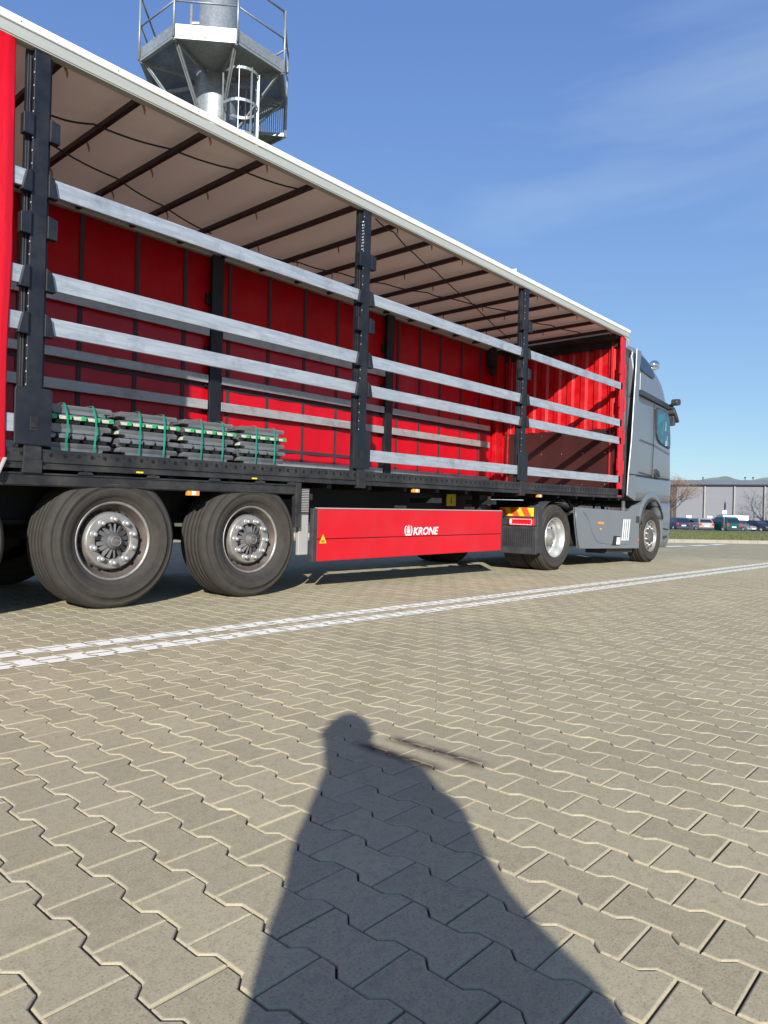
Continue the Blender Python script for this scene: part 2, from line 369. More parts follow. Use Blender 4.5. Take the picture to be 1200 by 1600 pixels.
def paver_mat(blocks=False):
    mt, n, b = newmat('concrete_pavers')
    g, s_, d, wn = paver_nodes(n); P = g.outputs['Position']
    fine = noise(n, 190, 5, .8, P); mid = noise(n, 38, 5, .65, P); big = noise(n, .55, 5, .6, P); jn = noise(n, 7, 3, .6, P)
    c = mixc(n, wn.outputs[0], (.365,.315,.192), (.455,.395,.242))
    sp = noise(n, 900, 1, .5, P)
    c = mixc(n, rng(n, fine, .48, .66, 0, .75), c, (.50,.43,.26))
    c = mixc(n, rng(n, sp, .68, .74, 0, .5), c, (.55,.52,.46))
    c = mixc(n, rng(n, fine, .46, .34, 0, .75), c, (.13,.11,.07))
    c = mixc(n, rng(n, mid, .48, .7, 0, .35), c, (.20,.17,.125))
    c = mixc(n, rng(n, big, .45, .7, 0, .30), c, (.235,.20,.15))
    blot = noise(n, 2.3, 6, .7, P)
    c = mixc(n, rng(n, blot, .60, .74, 0, .34), c, (.15,.125,.085))
    jw = rng(n, jn, .35, .65, .0008, .0022)
    jm = mth(n, 'SUBTRACT', 1, mth(n, 'MULTIPLY', mth(n, 'SUBTRACT', d, jw), 650, clamp=True), clamp=True)
    # sunlit chamfer highlight painted pale next to the joint, dark joint itself
    edge = mth(n, 'MULTIPLY', mth(n, 'SUBTRACT', 1, mth(n, 'MULTIPLY', mth(n, 'SUBTRACT', d, .006), 260, clamp=True)), .28)
    c = mixc(n, edge, c, (.44,.39,.28))
    jc = mixc(n, rng(n, jn, .4, .6), (.035,.030,.024), (.10,.085,.064))
    if not blocks: c = mixc(n, jm, c, jc)
    # damp stain creeping along two joints
    x, y = s_.outputs[0], s_.outputs[1]
    def stain(xc, ya, yb, amt):
        wv = mth(n, 'MULTIPLY', mth(n, 'SUBTRACT', noise(n, 16, 3, .6, P), .5), .03)
        k = mth(n, 'SUBTRACT', 1, mth(n, 'MULTIPLY', mth(n, 'ABSOLUTE', mth(n, 'SUBTRACT', mth(n, 'ADD', x, wv), xc)), 20, clamp=True))
        e = mth(n, 'MULTIPLY', mth(n, 'MULTIPLY', mth(n, 'SUBTRACT', y, ya), 14, clamp=True), mth(n, 'MULTIPLY', mth(n, 'SUBTRACT', yb, y), 14, clamp=True))
        return mth(n, 'MULTIPLY', mth(n, 'MULTIPLY', k, e), amt)
    c = mixc(n, stain(1.924, 1.23, 1.68, .95), c, (.05,.04,.033))
    c = mixc(n, stain(1.794, 1.30, 1.72, .95), c, (.05,.04,.033))
    n.links.new(c, b.inputs['Base Color']); b.inputs['Roughness'].default_value = .95; b.inputs['Specular IOR Level'].default_value = .12
    h = mth(n, 'MULTIPLY', mth(n, 'MINIMUM', mth(n, 'MULTIPLY', d, 165), 1), 1)
    h = mth(n, 'POWER', h, .6)
    if blocks: h = mth(n, 'MULTIPLY', h, 0)
    tilt = mth(n, 'MULTIPLY', wn.outputs[0], .25)
    h2 = mth(n, 'ADD', mth(n, 'ADD', h, tilt), mth(n, 'ADD', mth(n, 'MULTIPLY', fine, .30), mth(n, 'MULTIPLY', mid, .12)))
    bump(n, b, h2, .0022 if blocks else .0034)
    return mt
M['pavers'] = paver_mat(); M['paver_block'] = paver_mat(True)
def sand():
    mt, n, b = newmat('joint_sand'); g = n.nodes.new('ShaderNodeNewGeometry'); P = g.outputs['Position']
    c = mixc(n, rng(n, noise(n, 9, 5, .6, P), .4, .62), (.018,.015,.012), (.085,.072,.050)); n.links.new(c, b.inputs['Base Color']); b.inputs['Roughness'].default_value = 1; return mt
M['sand'] = sand()
def paint_mat():
    mt, n, b = newmat('road_paint')
    g, s_, d, wn = paver_nodes(n); P = g.outputs['Position']
    wear = noise(n, 60, 6, .7, P); w2 = noise(n, 6, 4, .6, P)
    c = mixc(n, rng(n, wear, .35, .7), (.80,.78,.66), (.93,.91,.80))
    n.links.new(c, b.inputs['Base Color']); b.inputs['Roughness'].default_value = .9; b.inputs['Specular IOR Level'].default_value = .1
    gap = mth(n, 'MULTIPLY', mth(n, 'SUBTRACT', d, rng(n, w2, .35, .65, .0035, .011)), 500, clamp=True)
    a = mth(n, 'MULTIPLY', gap, rng(n, mth(n, 'ADD', wear, mth(n, 'MULTIPLY', w2, .35)), .44, .50, 0, 1))
    n.links.new(a, b.inputs['Alpha'])
    return mt
M['paint'] = paint_mat()
def grass_mat():
    mt, n, b = newmat('grass')
    a = noise(n, 1.2, 6, .7); f = noise(n, 14, 4, .7)
    c = mixc(n, rng(n, a, .3, .7), (.085,.105,.025), (.15,.145,.045)); c = mixc(n, rng(n, f, .5, .8, 0, .5), c, (.20,.17,.08))
    n.links.new(c, b.inputs['Base Color']); b.inputs['Roughness'].default_value = .9
    return mt
M['grass'] = grass_mat()

# ================================================================== SETTING
kd = (Vector((30.247,7.179,0))-Vector((26.024,9.39,0))).normalized(); kn = Vector((-kd.y, kd.x, 0))
if kn.x < 0: kn = -kn
K0 = Vector((28.0, 8.36, 0))
def kpt(a, b_, z=0): p = K0+kd*a+kn*b_; p.z = z; return p
mb = MB()
I0, I1, J0, J1 = -10, 130, -6, 86         # block rows laid as real blocks: columns along x, courses along y
bx0, bx1 = AX+PX*I0, AX+PX*I1; by0, by1 = AY+PY*J0, AY+PY*J1
def cell(a_, b_):                          # is this block in front of the lens and near enough
    dx, dy = a_, b_; dd = math.hypot(dx, dy); f_ = dx*Fv.x+dy*Fv.y; l_ = dx*R0.x+dy*R0.y
    return dd < 17.3 and f_ > -.1 and abs(l_) < f_*.67+.30
def poly_offset(pts, dist):
    n_ = len(pts); out = []
    for i in range(n_):
        p0, p1, p2 = Vector(pts[i-1]), Vector(pts[i]), Vector(pts[(i+1) % n_])
        e1 = (p1-p0).normalized(); e2 = (p2-p1).normalized(); n1 = Vector((-e1.y, e1.x)); n2 = Vector((-e2.y, e2.x)); bs = (n1+n2); bs = bs/bs.length
        out.append(tuple(p1+bs*(dist/max(.4, bs.dot(n1)))))
    return out
we, wm = PX/2+.0115, PX/2-.0115
half = [(we, 0), (we, .1905*PY), (wm, .3095*PY), (wm, .6905*PY), (we, .8095*PY), (we, PY)]
base_o = [(x, y) for x, y in half]+[(-x, y) for x, y in half[::-1]]       # counter-clockwise
rings = [(poly_offset(base_o, .0018), -.012), (poly_offset(base_o, .0021), -.0031), (poly_offset(base_o, .0037), -.0009), (poly_offset(base_o, .0058), 0.0)]
rb = random.Random(21); done = set()
for i in range(I0, I1):
    for j in range(J0, J1):
        cxb = AX+PX*(i+.5); y0b = AY+PY*(j+(.5 if i % 2 == 0 else 0))
        if not cell(cxb, y0b+PY/2): continue
        dz = rb.uniform(-.0009, .0009); tx = rb.uniform(-.006, .006); ty = rb.uniform(-.004, .004); jx = rb.uniform(-.0007, .0007); jy = rb.uniform(-.0008, .0008)
        b0 = len(mb.v)
        for ring, z in rings:
            for x, y in ring: mb.v.append(Vector((cxb+x+jx, y0b+y+jy, z+dz+x*tx+(y-PY/2)*ty)))
        for r_ in range(3):
            for k in range(12):
                k2 = (k+1) % 12; mb.f.append([b0+r_*12+k, b0+r_*12+k2, b0+(r_+1)*12+k2, b0+(r_+1)*12+k]); mb.mi.append(2); mb.sm.append(False)
        mb.f.append([b0+36+k for k in range(12)]); mb.mi.append(2); mb.sm.append(False)
# sheets: joint sand under the blocks, flat paving everywhere else (same pattern), all one mesh
def strip_sheet(x_a, x_b, y_a, y_b, z, mi):
    mb.add([(x_a,y_a,z),(x_b,y_a,z),(x_b,y_b,z),(x_a,y_b,z)], [(0,1,2,3)], mi)
fwd = Vector((-R0.y, R0.x))                # view direction on the ground
def fan(r_in, r_out, z, mi):
    ang0 = math.atan2(Fv.y, Fv.x); n_ = 40; vs_ = []
    for k in range(n_+1):
        a = ang0-R(44)+R(88)*k/n_; vs_ += [(r_in*math.cos(a), r_in*math.sin(a), z), (r_out*math.cos(a), r_out*math.sin(a), z)]
    mb.add(vs_, [(2*k, 2*k+1, 2*k+3, 2*k+2) for k in range(n_)], mi)
mb.add([kpt(-900,.05,-.0085), kpt(900,.05,-.0085), kpt(900,-900,-.0085), kpt(-900,-900,-.0085)], [(0,1,2,3)], 3)
# flat paving: everything but the wedge of real blocks
RB = 17.0; ang0 = math.atan2(Fv.y, Fv.x); hw = R(33.2); n_ = 30
arc = [(RB*math.cos(ang0-hw+2*hw*k/n_), RB*math.sin(ang0-hw+2*hw*k/n_), -.0012) for k in range(n_+1)]
e0, e1 = Vector(arc[0]), Vector(arc[-1]); u0 = e0.normalized(); u1 = e1.normalized()
K = [kpt(-900,.05,-.0012), kpt(900,.05,-.0012), kpt(900,-900,-.0012), kpt(-900,-900,-.0012)]
ctr = Vector((0,0,-.0012)); apex = Vector((Fv.x*.15, Fv.y*.15, -.0012))
# ring quads outwards from the arc and the two wedge sides
def far_(p):   # where the ray from the origin through p meets the kerb line or 900 m
    d = Vector((p[0], p[1], 0)).normalized(); den = d.dot(kn); k0 = K0.dot(kn)+.05
    t = k0/den if den > 1e-3 else 900
    t = min(t, 900); q = d*t; q.z = -.0012; return q
outer = [far_(p) for p in arc]
vs_ = [v for pr_ in zip([Vector(p) for p in arc], outer) for v in pr_]
mb.add(vs_, [(2*k, 2*k+1, 2*k+3, 2*k+2) for k in range(n_)], 0)
rest = []
m_ = 60; tot = 2*PI-2*hw
for k in range(m_+1):
    a = ang0+hw+tot*k/m_; rest.append(far_((math.cos(a), math.sin(a))))
mb.add([apex]+rest, [(0, k+1, k+2) for k in range(m_)], 0)
mb.add([kpt(-900,.05), kpt(900,.05), kpt(900,.3,-.35), kpt(-900,.3,-.35), kpt(900,1800,-.35), kpt(-900,1800,-.35)], [(1,0,3,2),(2,3,5,4)], 1)
tag(obj('ground', mb, [M['pavers'], M['asphalt'], M['paver_block'], M['sand']], normals=False), kind='structure')
for nm, yc in (('line_marking', 3.915), ('line_marking', 3.645)):
    mb = MB(); sl = -.016
    p = lambda x, o: (x, yc+sl*(x-3)+o, .003)
    mb.add([p(-3,-.08), p(27,-.08), p(27,.08), p(-3,.08)], [(0,1,2,3)])
    tag(obj(nm, mb, M['paint']), kind='structure')
for x0, x1, yy in ((1038,1070,854.3),(1080,1104,853),(1112,1131,851.6)):
    a = onz(x0, yy); b_ = onz(x1, yy-1); t = (b_-a).normalized(); q = Vector((-t.y, t.x, 0))*.16; z = Vector((0,0,.004))
    tag(obj('dashed_marking', MB().add([a-q+z, b_-q+z, b_+q+z, a+q+z], [(0,1,2,3)]), M['white']), kind='structure')
mb = MB()
k = -42.0
while k < 30:
    a0 = k+.006; a1 = k+.994
    pts = [kpt(a0,0), kpt(a1,0), kpt(a1,.03,.11), kpt(a0,.03,.11)]
    vs_ = [kpt(a0,0,-.02), kpt(a1,0,-.02), kpt(a0,0,.10), kpt(a1,0,.10), kpt(a0,.03,.125), kpt(a1,.03,.125), kpt(a0,.30,.125), kpt(a1,.30,.125), kpt(a0,.30,-.02), kpt(a1,.30,-.02)]
    mb.add(vs_, [(0,1,3,2),(2,3,5,4),(4,5,7,6),(6,7,9,8),(0,2,4,6,8),(1,9,7,5,3)])
    k += 1
tag(obj('kerb', mb, M['kerb']), kind='structure')
mb = MB(); NG = 40
for j in range(9):
    for i in range(NG+1):
        mb.v.append(kpt(-45+i*2.0, .31+j*3.0, .115+.03*math.sin(i*1.7+j)*(j>0)-(.004*j)))
for j in range(8):
    for i in range(NG): a = j*(NG+1)+i; mb.f.append([a, a+1, a+NG+2, a+NG+1]); mb.mi.append(0); mb.sm.append(True)
tag(obj('verge', mb, M['grass']), kind='structure')
mb = MB(); rg = random.Random(3)
for i in range(26000):
    a = rg.uniform(-12, 16); b_ = .33+rg.random()**1.5*14; h = rg.uniform(.04,.11); z = .10-.0015*b_
    p = kpt(a, b_, z); an = rg.uniform(0, PI); d_ = Vector((math.cos(an), math.sin(an), 0))*rg.uniform(.010,.022); l = Vector((rg.uniform(-.03,.03), rg.uniform(-.03,.03), h))
    mb.add([p-d_, p+d_, p+l], [(0,1,2)])
tag(obj('grass', mb, M['grass'], normals=False), 'short green grass on the verge behind the kerb', 'grass', kind='stuff')
mb = MB(); mb.add([kpt(-300,24.4,-.346), kpt(300,24.4,-.346), kpt(300,75,-.346), kpt(-300,75,-.346)], [(0,1,2,3)])
tag(obj('parking_lot', mb, M['asphalt']), kind='structure')

# ---------------------------------------------------------------- warehouse
def warehouse():
    A_ = at(880, 153, -.25); B_ = at(1420, 121, -.25); t = (B_-A_); L = t.length; t.normalize(); nrm = Vector((t.y, -t.x, 0))
    if nrm.dot(CAM-A_) < 0: nrm = -nrm
    e = empty('warehouse', A_, 'long light grey warehouse with low domed skylights behind the parked cars', 'warehouse')
    H = 7.75
    def P_(a, o, z): q = A_+t*a+nrm*o; q.z = z; return q
    def blk(mb, a0, a1, o0, o1, z0, z1, mi=0):
        vs_ = [P_(a,o,z) for z in (z0,z1) for o in (o0,o1) for a in (a0,a1)]
        mb.add(vs_, [(0,2,3,1),(4,5,7,6),(0,1,5,4),(2,6,7,3),(0,4,6,2),(1,3,7,5)], mi)
    def acol(px):       # facade position seen in column px
        d = ray(px, 800); d.z = 0; den = d.x*t.y-d.y*t.x; w_ = Vector((A_.x, A_.y, 0)); s_ = (w_.x*t.y-w_.y*t.x)/den; q = d*s_; return (q-w_).dot(t)
    mb = MB(); ad = acol(1056.5); blk(mb, ad, L, -60, 0, -.25, H)
    obj('wall', mb, M['cladding'], e)
    mb = MB(); blk(mb, 0, ad-.02, -60, .15, -.25, H-.15); obj('wall', mb, M['clad_dark'], e)['label'] = 'dark brown cladding bay'
    mb = MB(); blk(mb, -.3, L+.3, -60, .5, H, H+.22); obj('gutter', mb, M['dark_trim'], e)
    mb = MB(); blk(mb, -.4, L+.4, -60, .35, H+.222, H+1.05); obj('roof_fascia', mb, M['fascia'], e)
    mb = MB()
    for px in (1101, 1147.5, 1195, 1243, 1290, 1340): a = acol(px); mb_ = MB(); blk(mb_, a-.12, a+.08, 0.002, .2, -.25, H-.01); blk(mb_, a-.36, a-.13, 0.002, .05, -.25, H-.01, 1); obj('downpipe', mb_, [M['lightgrey'], M['dark_trim']], e)
    for px, ww, hh in ((1120, 8, .75), (1127, 4.4, 1.0), (1207, 8, .8)):
        a = acol(px); mb = MB(); n_ = 18
        vs_ = []
        for o in (-12, -3):
            for i in range(n_+1):
                u = -1+2*i/n_; vs_.append(P_(a+u*ww/2, o-(ww<6)*.5, H+1.0+hh*(1-u*u)**.8))
        mb.add(vs_, [(i, i+1, n_+2+i, n_+1+i) for i in range(n_)]+[tuple(range(n_, -1, -1)), tuple(range(n_+1, 2*n_+2))])
        obj('skylight_dome', mb, M['dome'], e)
    for px in (1094.5, 1173.5, 1161):
        a = acol(px); mb = MB(); mb.tube([P_(a,-2,H+1), P_(a,-2,H+1.6)], .07, 8); mb.tube([P_(a,-2,H+1.5), P_(a,-2,H+1.75)], .16, 8)
        obj('roof_vent', mb, M['dark_trim'], e)
warehouse()

# ---------------------------------------------------------------- cars
def car_body(kind):
    # side outline (x forward from rear, z), half width .85 ; returns body outline and roof outline
    if kind == 'hatch': L=4.1; body=[(0,.35),(0,.75),(.06,.95),(.9,.98),(3.0,.92),(3.9,.75),(4.08,.55),(4.1,.3),(3.6,.2),(.4,.2)]; cab=[(.08,.95),(.45,1.42),(.75,1.50),(2.1,1.46),(3.05,.92)]
    elif kind == 'wagon': L=4.6; body=[(0,.35),(0,.8),(.05,1.0),(1,1.02),(3.3,.95),(4.4,.78),(4.58,.55),(4.6,.3),(4.1,.2),(.4,.2)]; cab=[(.06,1.0),(.30,1.58),(.6,1.70),(2.4,1.66),(3.4,.95)]
    else: L=4.5; body=[(0,.35),(0,.8),(.08,.95),(1.0,.98),(3.1,.92),(4.3,.72),(4.48,.55),(4.5,.3),(4.0,.2),(.4,.2)]; cab=[(.75,.97),(1.35,1.38),(1.6,1.44),(2.5,1.42),(3.3,.92)]
    return L, body, cab
def car(px, depth, az, kind, col, label, group, z=-.34):
    p = at(px, depth, z)
    e = empty('parked_car', p, label, 'car', group)
    L, body, cab = car_body(kind)
    hd = Vector((math.sin(R(az)), math.cos(R(az)), 0)); rt = Vector((hd.y, -hd.x, 0)); W = .86
    def T(v): return p + hd*(v[0]-L/2) + rt*v[1] + Vector((0,0,v[2]))
    paint = mat('car_paint', col, .3, metal=.3, var=.04, coat=.8, scale=1)
    mb = MB(); n_ = len(body)
    rings = [(-W,.06,1),(-W+.0,0,0),(-.6,0,0),(.6,0,0),(W,0,0)]
    vs_ = []
    for y_, ins in ((-W,.05),(-W+.06,0),(W-.06,0),(W,.05)):
        cx = L/2; cz = .6
        for x, z_ in body: vs_.append((cx+(x-cx)*(1-ins*.6), y_, cz+(z_-cz)*(1-ins)))
    fs_ = [tuple(range(n_)), tuple(range(4*n_-1, 3*n_-1, -1))]
    for k_ in range(3):
        for i in range(n_): j = (i+1) % n_; fs_.append((k_*n_+i, k_*n_+j, (k_+1)*n_+j, (k_+1)*n_+i))
    mb.add(vs_, fs_); mb.apply(T); obj('body', mb, paint, e, bevel=.03)
    mb = MB(); m_ = len(cab); vs_ = []
    for y_, top in ((-1,1),(1,1)):
        for x, z_ in cab: f = (z_-.92)/.6; vs_.append((x, y_*(W-.04-.16*max(0,f)), z_))
    fs_ = [tuple(range(m_)), tuple(range(2*m_-1, m_-1, -1))]+[(i, i+1, m_+i+1, m_+i) for i in range(m_-1)]+[(m_-1, 0, m_, 2*m_-1)]
    mb.add(vs_, fs_); mb.apply(T); obj('greenhouse', mb, paint, e)
    zr = max(c[1] for c in cab); xa, xb = cab[0][0], cab[-1][0]; xra, xrb = cab[1][0], cab[-2][0]
    for sgn in (-1, 1):
        mb = MB(); q = [(xa+.35,1.0),(xra+.22,zr-.12),(xrb-.1,zr-.12),(xb-.3,1.0)]
        mb.add([(x, sgn*(W-.03-.16*((z_-.92)/.6)), z_) for x, z_ in q], [(0,1,2,3)]); mb.apply(T); obj('side_window', mb, M['dark_glass'], e)
    def endwin(c0, c1, off):
        mb = MB(); (x0,z0),(x1,z1) = c0, c1
        a = (x0+(x1-x0)*.12+off, z0+(z1-z0)*.12); b_ = (x0+(x1-x0)*.88+off, z0+(z1-z0)*.88)
        mb.add([(a[0],-W+.14,a[1]),(a[0],W-.14,a[1]),(b_[0],W-.26,b_[1]),(b_[0],-W+.26,b_[1])], [(0,1,2,3)]); mb.apply(T); return mb
    obj('rear_window', endwin(cab[0], cab[1], -.02), M['dark_glass'], e)
    obj('windscreen', endwin(cab[-1], cab[-2], .02), M['dark_glass'], e)
    for sy in (-1, 1):
        y0, y1 = sorted((sy*(W-.04), sy*(W-.26)))
        zt_ = .92 if kind != 'wagon' else 1.0
        obj('tail_light', MB().box(-.015,.06, y0,y1, .68, zt_).apply(T), M['red_lens'], e)
        y0, y1 = sorted((sy*(W-.04), sy*(W-.36)))
        obj('headlight', MB().box(L-.16,L-.015, y0,y1, .56,.70).apply(T), M['chrome'], e)
    obj('number_plate', MB().box(-.02,.02,-.26,.26,.55,.67).apply(T), M['white'], e)
    obj('number_plate', MB().box(L-.02,L+.015,-.26,.26,.36,.47).apply(T), M['white'], e)
    obj('bumper', MB().box(-.04,.05,-W+.03,W-.03,.28,.48).apply(T), M['plastic'], e)
    for x in (.8, L-.85):
        for sy in (-1, 1):
            mb = MB().lathe([(.0001,0),(.19,-.005),(.2,.02)], (x, 0, .31), 20, 1); mb.lathe([(.2,.01),(.3,0),(.32,.04),(.32,.18),(.2,.2)], (x, 0, .31), 24, 0)
            mb.apply(lambda v: (v[0], sy*(W+.01-v[1]), v[2])); mb.apply(T); obj('wheel', mb, [M['tyre_dark'], M['rim_bright']], e)
    return e
GC = 'cars parked beyond the verge'
car(1055, 82, 44, 'hatch', (.02,.04,.09), 'dark blue hatchback partly hidden behind the truck cab front', GC)
car(1069, 93, 44, 'sedan', (.03,.03,.05), 'black saloon car between the dark blue and the pale beige hatchback', GC)
car(1090, 80, 44, 'hatch', (.42,.38,.32), 'pale beige silver hatchback seen from behind, left of the green estate', GC)
car(1106, 90, 44, 'hatch', (.16,.02,.03), 'dark red car mostly hidden between the beige hatchback and green estate', GC)
car(1127, 79, 40, 'wagon', (.0,.10,.085), 'dark green estate car seen from behind next to the sign pole', GC)
car(1156, 88, 212, 'sedan', (.30,.31,.31), 'silver grey car facing the camera right of the green estate', GC)
car(1184, 87, 212, 'sedan', (.012,.015,.03), 'very dark blue saloon facing the camera, rightmost car whole in view', GC)
car(1211, 87, 212, 'hatch', (.05,.05,.055), 'dark grey car cut by the right edge of the photo', GC)

# ---- white box trailer far behind the cars
def box_trailer():
    p = at(1150, 104, -.346); e = empty('box_trailer', p, 'low white box trailer standing behind the silver grey car', 'trailer')
    t = R0.copy(); o_ = Fv.copy(); o_.z = 0
    def T(v): return p+t*v[0]+o_*v[1]+Vector((0,0,v[2]))
    obj('box', MB().box(-1.9,1.9,0,2,.6,2.15).apply(T), M['white'], e, bevel=.03)
    obj('roof_rack', MB().box(-1.6,1.7,0,2,2.155,2.22).apply(T), M['clad_dark'], e)
    for x in (-.8,.8):
        obj('wheel', MB().lathe([(.001,0),(.2,.0),(.3,.01),(.3,.2),(.01,.2)], (x,-.02,.05+.3), 20).apply(T), M['tyre_dark'], e)
box_trailer()
# ---- sign pole and little signs
p = at(1131.5, 52, -.05)
e = empty('sign_post', p, 'thin metal post with a purple sign and small white plate in front of green car', 'sign')
t = (R0*.28+Fv*.96); t.z = 0; t.normalize()
obj('pole', MB().tube([p, p+Vector((0,0,2.45))], .03, 8), M['galv'], e)
mb = MB(); mb.prism([p+t*(.30*math.cos(a))+Vector((0,0,1.97+.30*math.sin(a)+.06))+R0*.04 for a in [2*PI*i/24 for i in range(24)]], Vector(R0)*.02)
obj('round_sign', mb, M['purple'], e)
mb = MB(); c_ = p+Vector((0,0,1.56))-Fv*.05; mb.prism([c_+R0*sx*.16+Vector((0,0,sz*.12)) for sx, sz in ((-1,-1),(1,-1),(1,1),(-1,1))], Vector(Fv)*.01)
obj('sign_plate', mb, M['white'], e)
for px, lab in ((1076.5, 'small white double sign board on a post behind the beige hatchback'), (1109, 'small white double sign board on a post left of the green estate')):
    p = at(px, 96, -.346); e = empty('low_sign', p, lab, 'sign', 'small white parking signs')
    obj('pole', MB().tube([p, p+Vector((0,0,1.7))], .035, 6), M['galv'], e)
    for s_ in (-.19, .19):
        c_ = p+R0*s_+Vector((0,0,1.75)); obj('sign_plate', MB().prism([c_+R0*sx*.15+Vector((0,0,sz*.15)) for sx, sz in ((-1,-1),(1,-1),(1,1),(-1,1))], Vector(Fv)*.02), M['white'], e)

# ---------------------------------------------------------------- trees
def tree(p, H, label, seed, leaves=1.0, spread=1.0):
    rg = random.Random(seed); e = empty('deciduous_tree', p, label, 'tree', 'bare trees by the warehouse')
    tr = MB(); br = MB(); lf = MB(); tips = []
    top = p+Vector((rg.uniform(-.2,.2), rg.uniform(-.2,.2), H*.5))
    tr.tube([p, p.lerp(top,.5)+Vector((.08,0,0)), top], [H*.028, H*.022, H*.016], 10)
    def grow(a, d, l, r, lev):
        pts = [a]; rr = [r]; q = a.copy(); dd = d.copy()
        for i in range(3):
            dd = (dd+Vector((rg.uniform(-.25,.25), rg.uniform(-.25,.25), rg.uniform(-.12,.2)))).normalized(); q = q+dd*l/3; pts.append(q.copy()); rr.append(r*(1-.25*(i+1)))
        br.tube(pts, rr, 5 if lev < 2 else 3, cap=False)
        if lev >= 2: tips.extend(pts[1:])
        if lev < 4:
            for k_ in range(3 if lev else 4):
                b0 = pts[rg.choice((1,2,3))] if k_ else pts[3]
                nd = (dd+Vector((rg.uniform(-1,1), rg.uniform(-1,1), rg.uniform(-.35,.6)))*.8).normalized()
                grow(b0, nd, l*rg.uniform(.6,.8), r*.5, lev+1)
    for k_ in range(7):
        a = 2*PI*k_/7+rg.uniform(-.3,.3); s0 = p.lerp(top, rg.uniform(.55,1))
        grow(s0, Vector((math.cos(a)*spread, math.sin(a)*spread, rg.uniform(.25,1.1))).normalized(), H*.24, H*.010, 0)
    for q in tips:
        for _ in range(2 if rg.random() < leaves*.45 else 0):
            c_ = q+Vector((rg.gauss(0,.14), rg.gauss(0,.14), rg.gauss(0,.12))); u = Vector((rg.uniform(-1,1), rg.uniform(-1,1), rg.uniform(-1,1))).normalized()*.055; v = u.orthogonal().normalized()*.04
            lf.add([c_-u, c_+v, c_+u, c_-v], [(0,1,2,3)])
    obj('trunk', tr, M['bark'], e); obj('branches', br, M['bark'], e, normals=False); obj('crown', lf, M['leaf_brown'], e, normals=False)
tree(at(1050, 96, -.35), 8.6, 'tree with brown withered leaves beside the truck cab in front of the dark wall bay', 5, .9, 1.15)
tree(at(1272, 118, -.35), 14.5, 'bare tree right of the photo whose shadow falls on the warehouse wall', 11, .55, 1.1)

